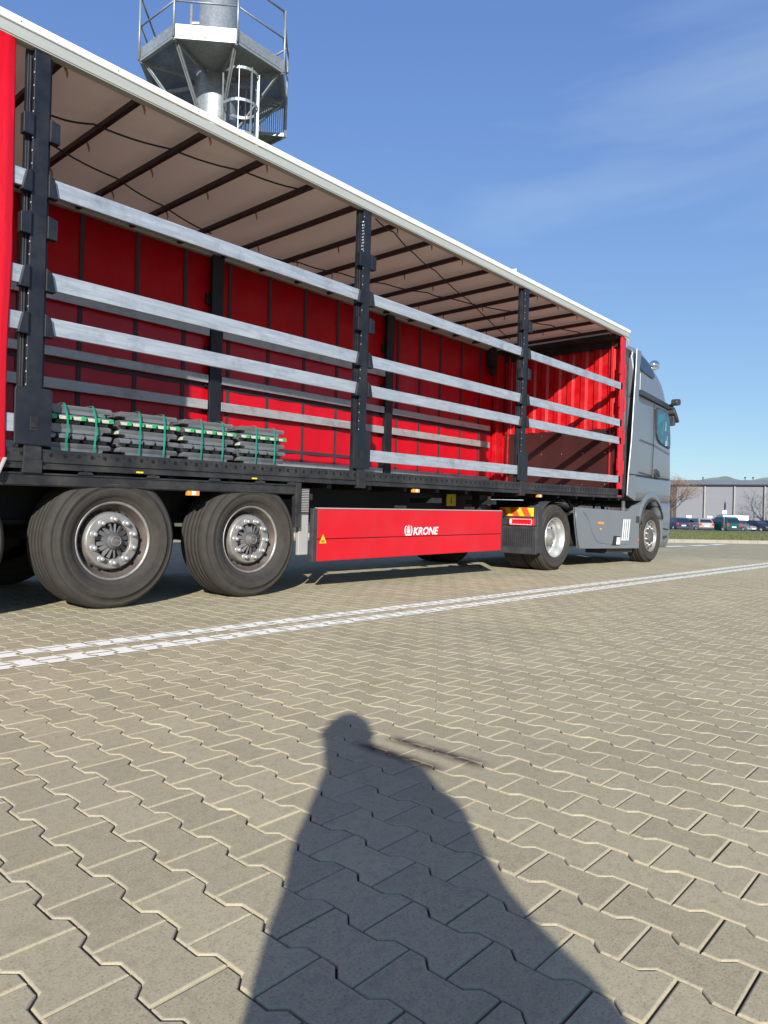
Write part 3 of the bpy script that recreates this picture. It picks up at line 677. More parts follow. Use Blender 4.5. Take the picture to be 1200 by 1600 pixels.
# ---------------------------------------------------------------- tower
def tower():
    cx, cy, zP, RR, rot = 9.05, 13.37, 10.16, 1.602, 2.7776
    e = empty('steel_tower', (cx, cy, 0), 'galvanised steel mast tower with octagonal railed platforms behind the trailer', 'tower')
    V = lambda k_, r=RR, z=zP: Vector((cx+r*math.cos(rot+k_*PI/4), cy+r*math.sin(rot+k_*PI/4), z))
    G = M['galv']
    mb = MB(); mb.lathe([(.47,0),(.47,zP-.35),(.46,zP-.1),(.40,zP+.05),(.40,zP+4.5)], (cx,cy,0), 40, axis='Z')
    for z in (3.2, 6.4, zP+.62): mb.lathe([(.47,z),(.56,z),(.56,z+.05),(.47,z+.05)], (cx,cy,0), 40, axis='Z')
    obj('mast', mb, G, e)
    mb = MB()   # grating deck: bars across the octagon, open between
    for i in range(-52, 53):
        y_ = i*.03
        ap = RR*math.cos(PI/8)
        # clip line against octagon in local frame
        lo, hi = -9, 9
        for k_ in range(8):
            a = rot+PI/8+k_*PI/4; nx, ny = math.cos(a), math.sin(a)
            if abs(nx) < 1e-6: continue
            xx = (ap-.04-ny*y_)/nx
            if nx > 0: hi = min(hi, xx)
            else: lo = max(lo, xx)
        if hi-lo < .1: continue
        segs = [(lo, hi)]
        if abs(y_) < .43:
            h = math.sqrt(.43**2-y_*y_); segs = [(lo, -h), (h, hi)]
        for a, b_ in segs:
            if b_-a > .05: mb.box(cx+a, cx+b_, cy+y_-.004, cy+y_+.004, zP+.03, zP+.06)
    mb2 = MB()
    for i in range(-15, 16):
        x_ = i*.1; ap = RR*math.cos(PI/8)-.05; h = min(ap, math.sqrt(max(0, RR*RR-x_*x_))-.05)
        if h > .45: mb2.box(cx+x_-.006, cx+x_+.006, cy+.46, cy+h, zP+.031, zP+.045); mb2.box(cx+x_-.006, cx+x_+.006, cy-h, cy-.46, zP+.031, zP+.045)
    mb.v += []
    obj('deck_grating', mb, G, e)
    # solid deck plates on the front sectors
    for k_ in (1, 2):
        a, b_ = V(k_, RR-.06), V(k_+1, RR-.06); ia, ib = V(k_, .47), V(k_+1, .47); z = Vector((0,0,-.012))
        obj('deck_plate', MB().prism([a+z, b_+z, ib+z, ia+z], (0,0,.022)), G, e)
    for k_ in range(8):
        a, b_ = V(k_), V(k_+1)
        mb = MB(); up = Vector((0,0,1)); ou = ((a+b_)/2-Vector((cx,cy,zP))).normalized()
        mb.bar(a+up*.11, b_+up*.11, .012, .22); mb.bar(a-ou*.02-up*.045, b_-ou*.02-up*.045, .07, .05)
        obj('edge_beam', mb, G, e)
        obj('railing_post', MB().tube([a+ou*.03-up*.05, a+ou*.03+up*1.26], .024, 8), G, e)
        mb = MB()
        if k_ != 5: mb.tube([a+up*1.25, b_+up*1.25], .022, 8); mb.tube([a+up*.68, b_+up*.68], .018, 8)
        if mb.v: obj('handrail', mb, G, e)
        # radial beam and brace
        mb = MB(); ia = V(k_, .42); mb.bar(ia-up*.05, a-up*.05, .05, .09); obj('radial_beam', mb, G, e)
        if k_ in (0, 1, 2, 3, 7, 4):
            mb = MB(); lo = V(k_, .45, zP-1.25); t = V(k_, RR-.12)-up*.1
            for s_ in (-1, 1):
                q = (b_-a).normalized()*s_*.022; mb.bar(lo+q, t+q, .03, .03)
            mb.box(lo.x-.06, lo.x+.06, lo.y-.06, lo.y+.06, lo.z-.07, lo.z+.07); obj('brace', mb, G, e)
    # lower half platform with its slatted screen at the back
    z2 = zP-.74; up = Vector((0,0,1))
    c0, c1, c2, c3 = V(4, RR, z2), V(7, RR, z2), V(6, RR, z2), V(5, RR, z2)
    mb = MB(); nb = 46
    for i in range(nb):
        f = (i+.5)/nb; mb.bar(c0.lerp(c3, f), c1.lerp(c2, f), .012, .03)
    for f in (.2, .4, .6, .8): mb.bar(c0.lerp(c1, f)-up*.02, c3.lerp(c2, f)-up*.02, .03, .03)
    obj('deck_grating', mb, G, e)
    for a, b_ in ((c0, c3), (c3, c2), (c2, c1)): obj('edge_beam', MB().bar(a-up*.02, b_-up*.02, .03, .10), G, e)
    mb = MB(); mb.bar(c0, c1, .03, .07); mb.bar(c0+up*.64, c1+up*.64, .03, .04); nb = 62
    for i in range(nb): q = c0.lerp(c1, (i+.5)/nb); mb.bar(q, q+up*.64, .012, .02, up=(c1-c0))
    obj('bar_screen', mb, G, e)
    for q in (c0, c1): obj('railing_post', MB().bar(q-up*.05, q+up*.72, .06), G, e)
    # caged ladder, right of the mast
    base = onz(0,0,.1)
    rt = Vector((R0.x, R0.y, 0)); fw = Vector((Fv.x, Fv.y, 0)).normalized()
    L0 = Vector((cx, cy, 0))+rt*.36-fw*.66
    mb = MB()
    for s_ in (-.20, .20): q = L0+fw*s_; mb.tube([q+up*.3, q+up*(zP-.15)], .02, 6)
    z = .5
    while z < zP-.3: mb.tube([L0-fw*.2+up*z, L0+fw*.2+up*z], .013, 6); z += .28
    obj('ladder', mb, G, e)
    mb = MB(); z = 2.6; cc = L0+rt*.34
    Wm = M['white']
    def hoop(z):
        pts = [L0+fw*.2]+[cc+(rt*math.cos(a)+fw*math.sin(a))*.36 for a in [PI*.62-PI*1.24*i/14 for i in range(15)]]+[L0-fw*.2]
        for i in range(len(pts)-1): mb.bar(pts[i]+up*z, pts[i+1]+up*z, .010, .06)
    z = zP-.28
    while z > 2.6: hoop(z); z -= .66
    for a in (-1.5, -.75, 0, .75, 1.5):
        q = cc+(rt*math.cos(a)+fw*math.sin(a))*.355; mb.bar(q+up*2.6, q+up*(zP-.22), .05, .012, up=rt*math.cos(a+1.57)+fw*math.sin(a+1.57))
    obj('ladder_cage', mb, G, e)
    # conduit and bracket on the upper mast
    q = Vector((cx, cy, 0))-rt*.56-fw*.1
    mb = MB(); mb.tube([q+up*(zP+.15), q+up*(zP+1.6)], .035, 8)
    for z in (.25, .75, 1.2): mb.bar(q+up*(zP+z), q+rt*.2+up*(zP+z), .05)
    obj('conduit', mb, G, e)
tower()

# ================================================================== WHEELS
def wheel_proto(kind, parent, c):
    """kind: trailer / drive / steer ; outer face towards -Y; c: world centre of the outer face"""
    Rt_, W = (.528, .385) if kind == 'trailer' else (.500, .31)
    c = Vector(c)
    if kind == 'trailer':
        prof = [(.30,.115),(.258,.135),(.250,.15),(.215,.150),(.205,.16)]
        inner = [(.305,.030),(.303,.018),(.296,.018),(.286,.030),(.276,.055),(.262,.075),(.256,.105),(.236,.122),(.15,.125),(.0001,.13)]
        mb = MB(); mb.lathe(inner[:4], c, 64, 0, cap=False); mb.lathe(inner[3:], c, 64, 1, cap=False)
        for i in range(20):
            a = 2*PI*i/20; q = c+Vector((.238*math.cos(a), .1175, .238*math.sin(a))); mb.lathe([(.0001,-.004),(.019,-.004),(.020,.012)], q, 12, 2)
        rim = obj('wheel', mb, [M['rim_dusty'], M['rim_rust_shade'], M['chassis']], parent, c)
        mb = MB(); mb.lathe([(.226,.118),(.223,.07),(.2215,.056),(.220,.050),(.2125,.0395),(.209,.0365),(.206,.036),(.160,.034),(.148,.034),(.1445,.0355),(.143,.039),(.140,.06),(.139,.075),(.06,.08)], c, 56, cap=False)
        obj('mounting_plate', mb, M['rim_dusty'], rim)
        mb = MB(); mb.lathe([(.138,.07),(.0001,.072)], c, 40, 1)
        for i in range(16):
            a = 2*PI*(i+.5)/16; d = Vector((math.cos(a), 0, math.sin(a))); mb.bar(c+d*.055+Vector((0,.035,0)), c+d*.132+Vector((0,.058,0)), .014, .03)
        mb.lathe([(.068,.07),(.066,.02),(.058,.004),(.046,.0),(.042,-.012),(.038,-.016),(.0001,-.016)], c, 32)
        mb.lathe([(.040,-.0165),(.040,-.019),(.035,-.019),(.035,-.0165)], c, 32, 2, cap=False)
        obj('hub', mb, [M['hub_dark'], M['chassis'], M['rim_dusty']], rim)
        cu = bpy.data.curves.new('hub_lettering', 'FONT'); cu.body = 'BPW'; cu.size = .030; cu.extrude = .0006; cu.align_x = 'CENTER'; cu.align_y = 'CENTER'
        rn, rc, y0, y1 = .1675, 10, .036, -.012
    elif kind == 'drive':
        inner = [(.300,.010),(.298,.000),(.290,.000),(.282,.012),(.275,.040),(.262,.060),(.258,.10),(.250,.145),(.225,.175),(.20,.178),(.15,.172),(.13,.165)]
        mb = MB(); mb.lathe(inner, c, 64, 0, cap=False)
        for i in range(10):
            a = 2*PI*i/10; q = c+Vector((.222*math.cos(a), .166, .222*math.sin(a))); mb.lathe([(.0001,-.006),(.024,-.006),(.026,.012)], q, 14, 1)
        rim = obj('wheel', mb, [M['rim_bright'], M['chassis']], parent, c)
        mb = MB(); mb.lathe([(.132,.17),(.130,.09),(.115,.07),(.05,.065),(.045,.05),(.0001,.05)], c, 32)
        obj('hub', mb, M['rim_dusty'], rim); rn, rc, y0, y1 = .1675, 10, .172, .135
    else:
        inner = [(.300,.012),(.298,.002),(.290,.002),(.280,.02),(.270,.05),(.255,.06),(.235,.048),(.215,.038),(.16,.035),(.13,.04)]
        mb = MB(); mb.lathe(inner, c, 64, 0, cap=False)
        for i in range(10):
            a = 2*PI*(i+.5)/10; q = c+Vector((.228*math.cos(a), .042, .228*math.sin(a))); mb.lathe([(.0001,-.006),(.022,-.006),(.024,.012)], q, 14, 1)
        rim = obj('wheel', mb, [M['rim_dusty'], M['chassis']], parent, c)
        mb = MB(); mb.lathe([(.132,.05),(.128,.01),(.110,-.005),(.06,-.01),(.05,-.02),(.0001,-.02)], c, 32); mb.lathe([(.150,.040),(.150,.030),(.136,.030),(.136,.04)], c, 32, cap=False)
        obj('hub', mb, M['hub_dark'], rim); rn, rc, y0, y1 = .1675, 10, .037, .0
    mb = MB()
    T_ = Rt_
    out = [(.288,.05),(.296,.026),(.305,.020),(.312,.018),(.330,.004),(.352,-.008),(.354,-.011),(.362,-.011),(.364,-.012),(.40,-.018),(.425,-.017),(.427,-.020),(.436,-.019),(.438,-.014),(.460,-.006),(T_-.045,.004),(T_-.043,.002),(T_-.030,.010),(T_-.018,.020),(T_-.008,.034),(T_-.002,.055)]
    tread = []
    ys = [.085, .135, W/2, W-.135, W-.085]
    y_ = .055
    for g in ys:
        tread += [(T_, g-.005), (T_-.007, g-.003), (T_-.007, g+.003), (T_, g+.005)]
    back = [(T_-.002,W-.055),(T_-.02,W-.02),(.44,W+.01),(.36,W+.005),(.30,W-.03),(.285,W-.05)]
    mb.lathe([(r+0, h) for r, h in out]+tread+back, c, 96, cap=False)
    # slits cut as low ribs on the shoulder
    obj('tyre', mb, M['tyre'], rim)
    if kind != 'steerX':
        mb = MB()
        mb.lathe([(.0129,0),(.0129,0)], (0,0,0), 6)
    proto = None
    for i in range(rc):
        a = 2*PI*(i+.5)/rc; q = c+Vector((rn*math.cos(a), 0, rn*math.sin(a)))
        if proto is None:
            mb = MB(); l = y1-y0
            mb.lathe([(.026,y0),(.026,y0+l*.12),(.021,y0+l*.14)], q, 16)
            mb.lathe([(.020,y0+l*.12),(.020,y0+l*.5),(.014,y0+l*.56),(.0175,y0+l*.68),(.017,y0+l*.90),(.010,y1),(.0001,y1)], q, 10)
            proto = obj('wheel_nut', mb, M['rim_bright'], rim, q)
        else:
            n_ = proto.copy(); C.objects.link(n_); n_.parent = rim; n_.location = q-c; ORG[n_.name] = q
    if kind == 'trailer':
        to = bpy.data.objects.new('hub_lettering', cu); C.objects.link(to)
        bpy.context.view_layer.update()
        me = bpy.data.meshes.new_from_object(to.evaluated_get(bpy.context.evaluated_depsgraph_get())); bpy.data.objects.remove(to)
        o_ = bpy.data.objects.new('hub_lettering', me); C.objects.link(o_); me.materials.append(M['rim_dusty']); o_.parent = rim; o_.location = (0,-.0175,0); o_.rotation_euler = (PI/2, 0, 0); ORG[o_.name] = c
    return rim
def place_wheel(proto, loc, parent, flip=False, spin=0):
    c = copy_tree(proto, parent); c.location = Vector(loc)-ORG[parent.name]
    c.rotation_euler = (0, spin, PI if flip else 0)
    return c

# ================================================================== TRAILER
TR = (X0-8.0, D+1.25, 0)
trailer = empty('semi_trailer', TR, 'long curtain-sided semi-trailer with its red side curtain drawn back, open red interior', 'trailer')
def TT(v):
    x, y, z = v
    s_ = .0145*(4.1-z)/2.95 if z > 1.15 else .0125
    return (X0+x, D+y, z+max(0, s_)*(x+10))
def tobj(name, mb, mt, parent=trailer, bevel=0, shear=True, normals=True):
    mb.apply(TT if shear else (lambda v: (X0+v[0], D+v[1], v[2]))); return obj(name, mb, mt, parent, None, bevel, normals)
XB = -13.62
WD = 2.50
# floor
tobj('floor_deck', MB().box(XB, -.06, .06, WD-.06, 1.10, 1.172), mat('floor_ply', (.10,.075,.055), .7, var=.25, dirt=(.2,.18,.15), dirtamt=.4))
for yy, s_ in ((0,1), (WD,-1)):
    mb = MB(); y0, y1 = sorted((yy, yy+s_*.05)); mb.box(XB, -.02, y0, y1, 1.085, 1.176)
    y0, y1 = sorted((yy+s_*.012, yy+s_*.05)); mb.box(XB, -.02, y0, y1, 1.062, 1.085)
    y0, y1 = sorted((yy-s_*.012, yy+s_*.05)); mb.box(XB, -.02, y0, y1, 1.036, 1.062)
    if s_ == 1:
        x = -12.0
        while x < -.12:
            mb.lathe([(.0155,-.0015),(.0155,.002)], (x, 0, 1.138), 12, 1, sm=False); mb.lathe([(.0055,-.0012),(.0055,.002)], (x+.05, 0, 1.152), 6, 1, sm=False); x += .1
    tobj('side_rail', mb, [M['frame_steel'], M['void']])
mb = MB(); mb.box(XB, -7.43, .004, .06, .915, 1.010); mb.box(XB, -7.50, -.004, .003, .922, .936); mb.box(XB, -7.5, -.006, .003, .995, 1.008)
tobj('outer_frame_rail', mb, M['frame_steel'], bevel=.004)
mb = MB(); mb.box(-7.50, -7.432, -.012, .05, .60, 1.03); tobj('frame_end_post', mb, M['frame_steel'], bevel=.004)
for x in (-10.6,-9.55,-9.0,-8.42,-7.93,-7.55):
    tobj('hinge_cover', MB().xz([(x-.06,1.008),(x-.045,1.028),(x+.045,1.028),(x+.06,1.008)], -.016, .002).xz([(x-.008,1.022),(x-.008,1.034),(x+.008,1.034),(x+.008,1.022)], -.02, .0), M['frame_steel'])
for x in (-9.12, -8.0): tobj('label_sticker', MB().box(x-.03, x+.03, -.0135, -.0125, 1.042, 1.054), M['yellow'])
for x, z in ((-8.624,.90),(-5.683,1.005),(-2.873,1.012)):
    mb = MB(); mb.box(x-.055, x+.055, -.012, .03, z-.022, z+.018); mk = tobj('side_marker', mb, M['amber'], bevel=.004)
    tobj('lens', MB().box(x-.018, x+.018, -.0145, -.011, z-.018, z+.014), M['white'], mk)
# chassis
mb = MB()
for y_ in (.62, 1.74):
    mb.box(XB+.2, -3.2, y_-.07, y_+.07, 1.06, 1.095); mb.box(XB+.2, -3.2, y_-.008, y_+.008, .66, 1.06); mb.box(XB+.2, -3.2, y_-.07, y_+.07, .63, .66)
    mb.box(-3.2, -.3, y_-.07, y_+.07, 1.02, 1.095)
x = -13
while x < -.3: mb.box(x-.03, x+.03, .06, WD-.06, .99, 1.095); x += .6
tobj('chassis_frame', mb, M['chassis'])
for x in (-10.6, -9.29, -7.98):
    mb = MB(); mb.tube([(x,.30,.53),(x,WD-.30,.53)], .07, 12); mb.box(x-.28,x+.1,.6,.72,.55,.62); mb.box(x-.28,x+.1,1.68,1.8,.55,.62); mb.tube([(x-.15,.66,.62),(x-.15,.66,.98)], .12, 12)
    tobj('axle', mb, M['chassis'], shear=False)
for y_ in (.30, 2.10):
    mb = MB(); mb.box(-2.95-1.0, -2.95-.86, y_, y_+.12, .45, 1.05); mb.box(-2.99-1.0, -2.95-.82, y_-.04, y_+.16, .42, .46)
    tobj('landing_leg', mb, M['chassis'], bevel=.004)
# boards behind the wheel (bracket) and side guard
mb = MB(); mb.box(-7.40, -7.275, .05, .09, .33, .80); tobj('guard_bracket', mb, M['lightgrey'], bevel=.006)
mb = MB(); mb.box(-7.43,-7.30,.02,.035,.74,.98)
for i in range(8):
    for j in range(14): x = -7.42+.014*i; z = .75+.016*j; mb.box(x+.002,x+.009,.0135,.0195,z,z+.008,1)
tobj('perforated_plate', mb, [M['plastic'], M['lightgrey']])
sg = tobj('side_guard', MB().box(-7.20, -3.86, 0, .035, .485, .782).box(-7.20, -3.86, .001, .034, .262, .478), M['red_panel'], bevel=.006)
tobj('fold_dark_strip', MB().box(-7.19,-3.87,.008,.03,.474,.489), M['void'], sg)  # black strip added inside the fold so no light shows through
tobj('guard_rear_edge', MB().box(-7.262, -7.203, -.003, .05, .258, .787), M['plastic'], sg, bevel=.006)
tobj('guard_front_edge', MB().box(-3.857, -3.835, -.003, .04, .262, .782), M['dark_trim'], sg)
tobj('guard_top_edge', MB().box(-7.2, -3.86, -.004, .045, .784, .794), M['alu_grey'], sg)
for x in (-5.9, -4.55): tobj('guard_clamp', MB().box(x-.05,x+.05,.0,.09,.796,.83).tube([(x-.09,.03,.805),(x-.07,.03,.825)], .012, 8).tube([(x+.075,.03,.805),(x+.075,.03,.825)], .013, 8), M['frame_steel'], sg)
for xs_ in (-7.3,-5.2,-4.0): tobj('stay', MB().box(xs_,xs_+.06,.04,.5,.87,.93), M['chassis'])
# warning triangle
tri = tobj('warning_triangle', MB().xz([(-7.17,.440),(-7.075,.440),(-7.1225,.530)], -.003, -.001), M['yellow'], sg)
tobj('triangle_symbol', MB().xz([(-7.150,.450),(-7.095,.450),(-7.1,.458),(-7.145,.458)], -.0045, -.003).xz([(-7.145,.462),(-7.135,.478),(-7.128,.462)], -.0045, -.003).xz([(-7.124,.465),(-7.1225,.505),(-7.119,.465)], -.0045, -.003).xz([(-7.115,.462),(-7.108,.476),(-7.1,.462)], -.0045, -.003), M['chassis'], tri)
# logo: crown emblem and lettering
mb = MB()
cx, cz = -5.800, .552; y0, y1 = -.004, -.0015
def Q(pts): mb.xz([(cx+a, cz+b) for a, b in pts], y0, y1)
Q([(-.052,-.058),(.052,-.058),(.052,-.044),(-.052,-.044)])
for s_ in (-1, 1):
    o_ = []; i_ = []
    for k in range(9):
        t = k/8; a = R(-55)+t*R(140); ox = .040+.030*math.cos(a)*.9; oz = .052*math.sin(a)
        o_.append((s_*(ox+.0), oz)); i_.append((s_*(ox-.016*(1-.5*t)), oz*.9))
    for k in range(8): Q([o_[k], o_[k+1], i_[k+1], i_[k]])
    Q([(s_*.012,-.036),(s_*.022,-.036),(s_*.030,.0),(s_*.016,.052),(s_*.020,.0)])
Q([(-.006,-.036),(.006,-.036),(.009,.0),(0,.062),(-.009,0)])
tobj('crown_emblem', mb, M['white'], sg, normals=False)
cu = bpy.data.curves.new('lettering', 'FONT'); cu.body = 'KRONE'; cu.size = .125; cu.shear = .24; cu.offset = .0026; cu.extrude = .001; cu.space_character = 1.02
to = bpy.data.objects.new('lettering', cu); C.objects.link(to); bpy.context.view_layer.update()
me = bpy.data.meshes.new_from_object(to.evaluated_get(bpy.context.evaluated_depsgraph_get())); bpy.data.objects.remove(to)
xs = [v.co.x for v in me.vertices]; zs = [v.co.y for v in me.vertices]; sx = .47/(max(xs)-min(xs)); sz = .090/(max(zs)-min(zs))
for v in me.vertices:
    q = TT((-5.715+(v.co.x-min(xs))*sx, -.0025-v.co.z, .497+(v.co.y-min(zs))*sz)); v.co = Vector(q)-Vector(TR)
me.materials.append(M['white']); to = bpy.data.objects.new('lettering', me); C.objects.link(to); to.parent = sg
ORG[to.name] = Vector(TR)
# yellow plates hung on the chassis
for x, ww, z0, z1 in ((-4.27,.20,.84,1.0),(-3.35,.075,.86,.99)):
    p_ = tobj('chassis_plate', MB().box(x-ww/2, x+ww/2, .535, .55, z0, z1), M['yellow'] if ww > .1 else M['lightgrey'], bevel=.003)
    tobj('plate_symbol', MB().box(x-.006,x+.006,.533,.534,z0+.05,z1-.04).xz([(x-.016,z0+.055),(x+.016,z0+.055),(x,z0+.03)],.533,.534), M['chassis'], p_)
# wheels
w0 = wheel_proto('trailer', trailer, (X0-9.289, D+.02, .522))
for x in (-7.979, -10.60): place_wheel(w0, (X0+x, D+.02, .522), trailer, spin=.35 if x > -9 else 1.1)
for x in (-9.289, -7.979, -10.60): place_wheel(w0, (X0+x, D+WD-.02, .522), trailer, True)
# posts
def post(x, far=False, side=1):
    yy, s_ = (WD, -1) if far else (0, 1)
    B = lambda mb, a, b_, c_, d_, z0, z1, mi=0: mb.box(a, b_, *sorted((yy+s_*c_, yy+s_*d_)), z0, z1, mi)
    mb = MB(); B(mb, x-.055, x+.055, -.008, .035, 1.02 if not far else 1.15, 3.96); B(mb, x-.085, x+.085, .037, .085, 1.18, 3.96); B(mb, x-.075, x-.06, .02, .036, 1.2, 3.9)
    p_ = tobj('side_post', mb, M['black_steel'], bevel=.004)
    mb = MB(); pl = [(x-.125,1.20),(x+.125,1.20),(x+.128,1.58),(x+.11,1.60),(x-.12,1.60),(x-.128,1.57)]
    mb.xz(pl, *sorted((yy+s_*.0, yy-s_*.016))); tobj('lock_cover', mb, M['black_steel'], p_, bevel=.004)
    if not far:
        tobj('lock_handle', MB().box(x-.025,x+.035,-.020,-.015,1.30,1.40).box(x-.015,x+.02,-.026,-.019,1.32,1.365), M['chassis'], p_, bevel=.003)
        tobj('post_foot', MB().box(x-.066,x+.066,-.022,.02,1.005,1.10).box(x-.06,x+.06,-.018,-.012,1.10,1.19), M['frame_steel'], p_, bevel=.004)
        tobj('post_rivets', (lambda b: [b.box(x-.060, x-.054, -.012, -.007, z, z+.012) for z in [1.25+.09*i for i in range(30)]] and b)(MB()), M['lightgrey'], p_)
    for z in (3.42, 3.03, 2.74, 2.37, 2.05):
        for sx in (-1, 1):
            mb = MB(); pts = [(x+sx*.055, z-.085), (x+sx*.125, z-.085), (x+sx*.095 if z not in (3.42,2.74) else x+sx*.125, z+.055), (x+sx*.055, z+.075)]
            mb.xz(pts, *sorted((yy-s_*.030, yy+s_*.03))); tobj('slat_pocket', mb, M['black_steel'], p_, bevel=.004)
    if not far and x > -9:
        mb = MB()
        for i in range(14): z = 3.38+.032*i; mb.tube([(x-.075,.0,z),(x-.068,.0,z+.02)], .009, 6); mb.tube([(x-.058,.0,z+.01),(x-.055,.0,z+.03)], .006, 6)
        if x < -5: tobj('chain', mb, M['chrome'], p_)
    return p_
PXS = (-9.935, -6.61, -3.375)
for x in PXS: post(x)
for x in (-10.0, -6.76, -3.46): post(x, True)
# slats
ends = [XB+.1, PXS[0], PXS[1], PXS[2], -.10]
def slat(a, b_, z0, z1, y0, y1, mt, seed):
    rg = random.Random(seed); t1 = rg.uniform(-.006,.006); t2 = rg.uniform(-.006,.006)
    mb = MB(); vs_ = [(x, y, z+(t1 if x == a else t2)) for z in (z0, z1) for y in (y0, y1) for x in (a, b_)]
    mb.add(vs_, [(0,2,3,1),(4,5,7,6),(0,1,5,4),(2,6,7,3),(0,4,6,2),(1,3,7,5)])
    return tobj('side_slat', mb, mt, bevel=.004)
k = 0
for i in range(4):
    a, b_ = ends[i]+.075, ends[i+1]-.075
    if i == 3: b_ = -.13
    for z0, z1 in ((2.975,3.095),(2.305,2.43),(1.985,2.108),(1.285,1.41)):
        if i == 1 and z0 < 1.5: continue
        slat(a, b_, z0, z1, .0, .028, M['slat'], k); k += 1
fe = [XB+.1, -10.0, -6.76, -3.46, -.42]
for i in range(4):
    for z0, z1 in ((2.925,3.03),(2.33,2.43),(1.99,2.105),(1.29,1.415)):
        if i == 3 and z0 > 2.2: continue
        if i == 3 and z0 > 2: pass
        slat(fe[i]+.10, fe[i+1]-.10, z0, z1, WD-.075, WD-.05, M['slat_old'], 50+k); k += 1
for z0, z1 in ((2.33,2.43),): slat(fe[3]+.10, fe[4]-.1, z0, z1, WD-.075, WD-.05, M['slat_old'], 99)
# far curtain with its webbing
mb = MB(); n_ = 260
for i in range(n_+1):
    x = XB+(-.10-XB)*i/n_; yy = WD+.012+.006*math.sin(x*9.9)
    for z in (1.06, 2.0, 3.0, 3.98): mb.v.append(Vector((x, yy, z)))
    for z in (3.98, 3.0, 2.0, 1.06): mb.v.append(Vector((x, yy+.004, z)))
for i in range(n_):
    for j in range(7): a = i*8+j; mb.f.append([a, a+1, a+9, a+8]); mb.mi.append(0); mb.sm.append(True)
fc = tobj('far_curtain', mb, M['red_curtain'])
for x in (-12.3,-11.65,-11.0,-10.38,-9.7,-9.10,-8.466,-7.812,-7.178,-6.52,-5.87,-5.22,-4.57,-3.95,-3.17,-2.60,-2.03,-1.40,-.81):
    tobj('webbing', MB().box(x-.024, x+.024, WD-.004, WD+.003, 1.1, 3.97), M['dark_strap'], fc)
for z in (2.30, 1.56): tobj('webbing', MB().box(XB+.1, -.25, WD-.002, WD+.004, z-.024, z+.024), M['dark_strap'], fc)
# near curtain bunched at the rear
mb = MB(); n_ = 300; rg = random.Random(2)
cols = []
for i in range(n_+1):
    u = i/n_; x = -13.55+(3.44)*u
    yy = .02+.075*math.sin(u*118+.8*math.sin(u*19))*(.55+.45*math.sin(u*31))
    if u > .86: f_ = min(1, (u-.86)/.03); yy = yy*(1-f_)+f_*(.0+.012*math.sin(u*60))
    if u > .985: yy += (u-.985)*1.5
    cols.append((x, yy))
zs_ = [1.055, 1.10, 1.3, 1.8, 2.5, 3.2, 3.97]
for i, (x, yy) in enumerate(cols):
    for j, z in enumerate(zs_): mb.v.append(Vector((x+.010*math.sin(z*3+i*.02)-(.02 if j == 0 else 0)*(i/n_), yy*(.8+.1*j/6)-.02, z)))
m_ = len(zs_)
for i in range(n_):
    for j in range(m_-1): a = i*m_+j; mb.f.append([a, a+1, a+m_+1, a+m_]); mb.mi.append(0); mb.sm.append(True)
nc = tobj('near_curtain', mb, M['red_curtain'], normals=False)
so = nc.modifiers.new('thickness', 'SOLIDIFY'); so.thickness = .006
tobj('curtain_buckle', MB().bar((-10.12,-.03,1.10), (-10.18,-.045,.96), .035, .008), M['lightgrey'], nc)
# headboard
hb = tobj('headboard', MB().box(-.035,-.02,.08,WD-.08,1.17,3.93).box(-.02,.0,.02,WD-.02,1.05,3.98), M['red_steel'])
mb = MB(); y = .16
while y < WD-.2:      # corrugation ribs
    mb.prism([(-.035,y,0+2.30),(-.075,y+.035,2.30),(-.075,y+.125,2.30),(-.035,y+.160,2.30)], (0,0,1.52)); y += .262
tobj('corrugation', mb, M['red_steel'], hb, bevel=.003)
pw = tobj('plywood_panel', MB().box(-.095,-.08,.13,WD-.15,1.20,2.29), M['plywood'], hb, bevel=.002)
mb = MB()
for z in (1.26, 1.85, 2.22):
    for y in (.3,.72,1.14,1.56,1.98,2.28): mb.lathe([(.0001,-.006),(.010,-.003),(.011,.0)], (-.095,y,z), 8, axis='X')
tobj('bolts', mb, M['chrome'], pw)
for far in (0, 1):
    yy, s_ = (WD, -1) if far else (0, 1)
    mb = MB(); mb.box(-.20, -.03, *sorted((yy, yy+s_*.035)), 1.05, 3.94); mb.box(-.12,-.036,*sorted((yy+s_*.20, yy+s_*.225)),1.2,3.88)
    if far: mb.box(-.36,-.122,yy-.10,yy-.012,1.175,3.9)
    cp = tobj('corner_post', mb, M['red_steel'], bevel=.005)
    for z in (3.35, 2.75, 2.15, 1.6):
        mb = MB(); mb.box(-.235,-.202,*sorted((yy-s_*.008, yy+s_*.03)),z-.10,z+.12); tobj('hinge', mb, M['red_steel'], cp, bevel=.004); mb = MB(); mb.box(-.045,-.020,*sorted((yy-s_*.014, yy+s_*.03)),z-.16,z+.10)
        tobj('hinge', mb, M['red_steel'], cp, bevel=.004)
tobj('roof_header', MB().box(-.30,-.03,.06,WD-.06,3.90,3.985).box(-.10,-.03,.06,WD-.06,3.78,3.90), M['frame_steel'])
# curtain tensioner bracket on the far front
tobj('tensioner', MB().box(-.62,-.40,WD-.12,WD-.03,3.62,3.95).box(-.56,-.46,WD-.14,WD-.05,3.45,3.62), M['frame_steel'])
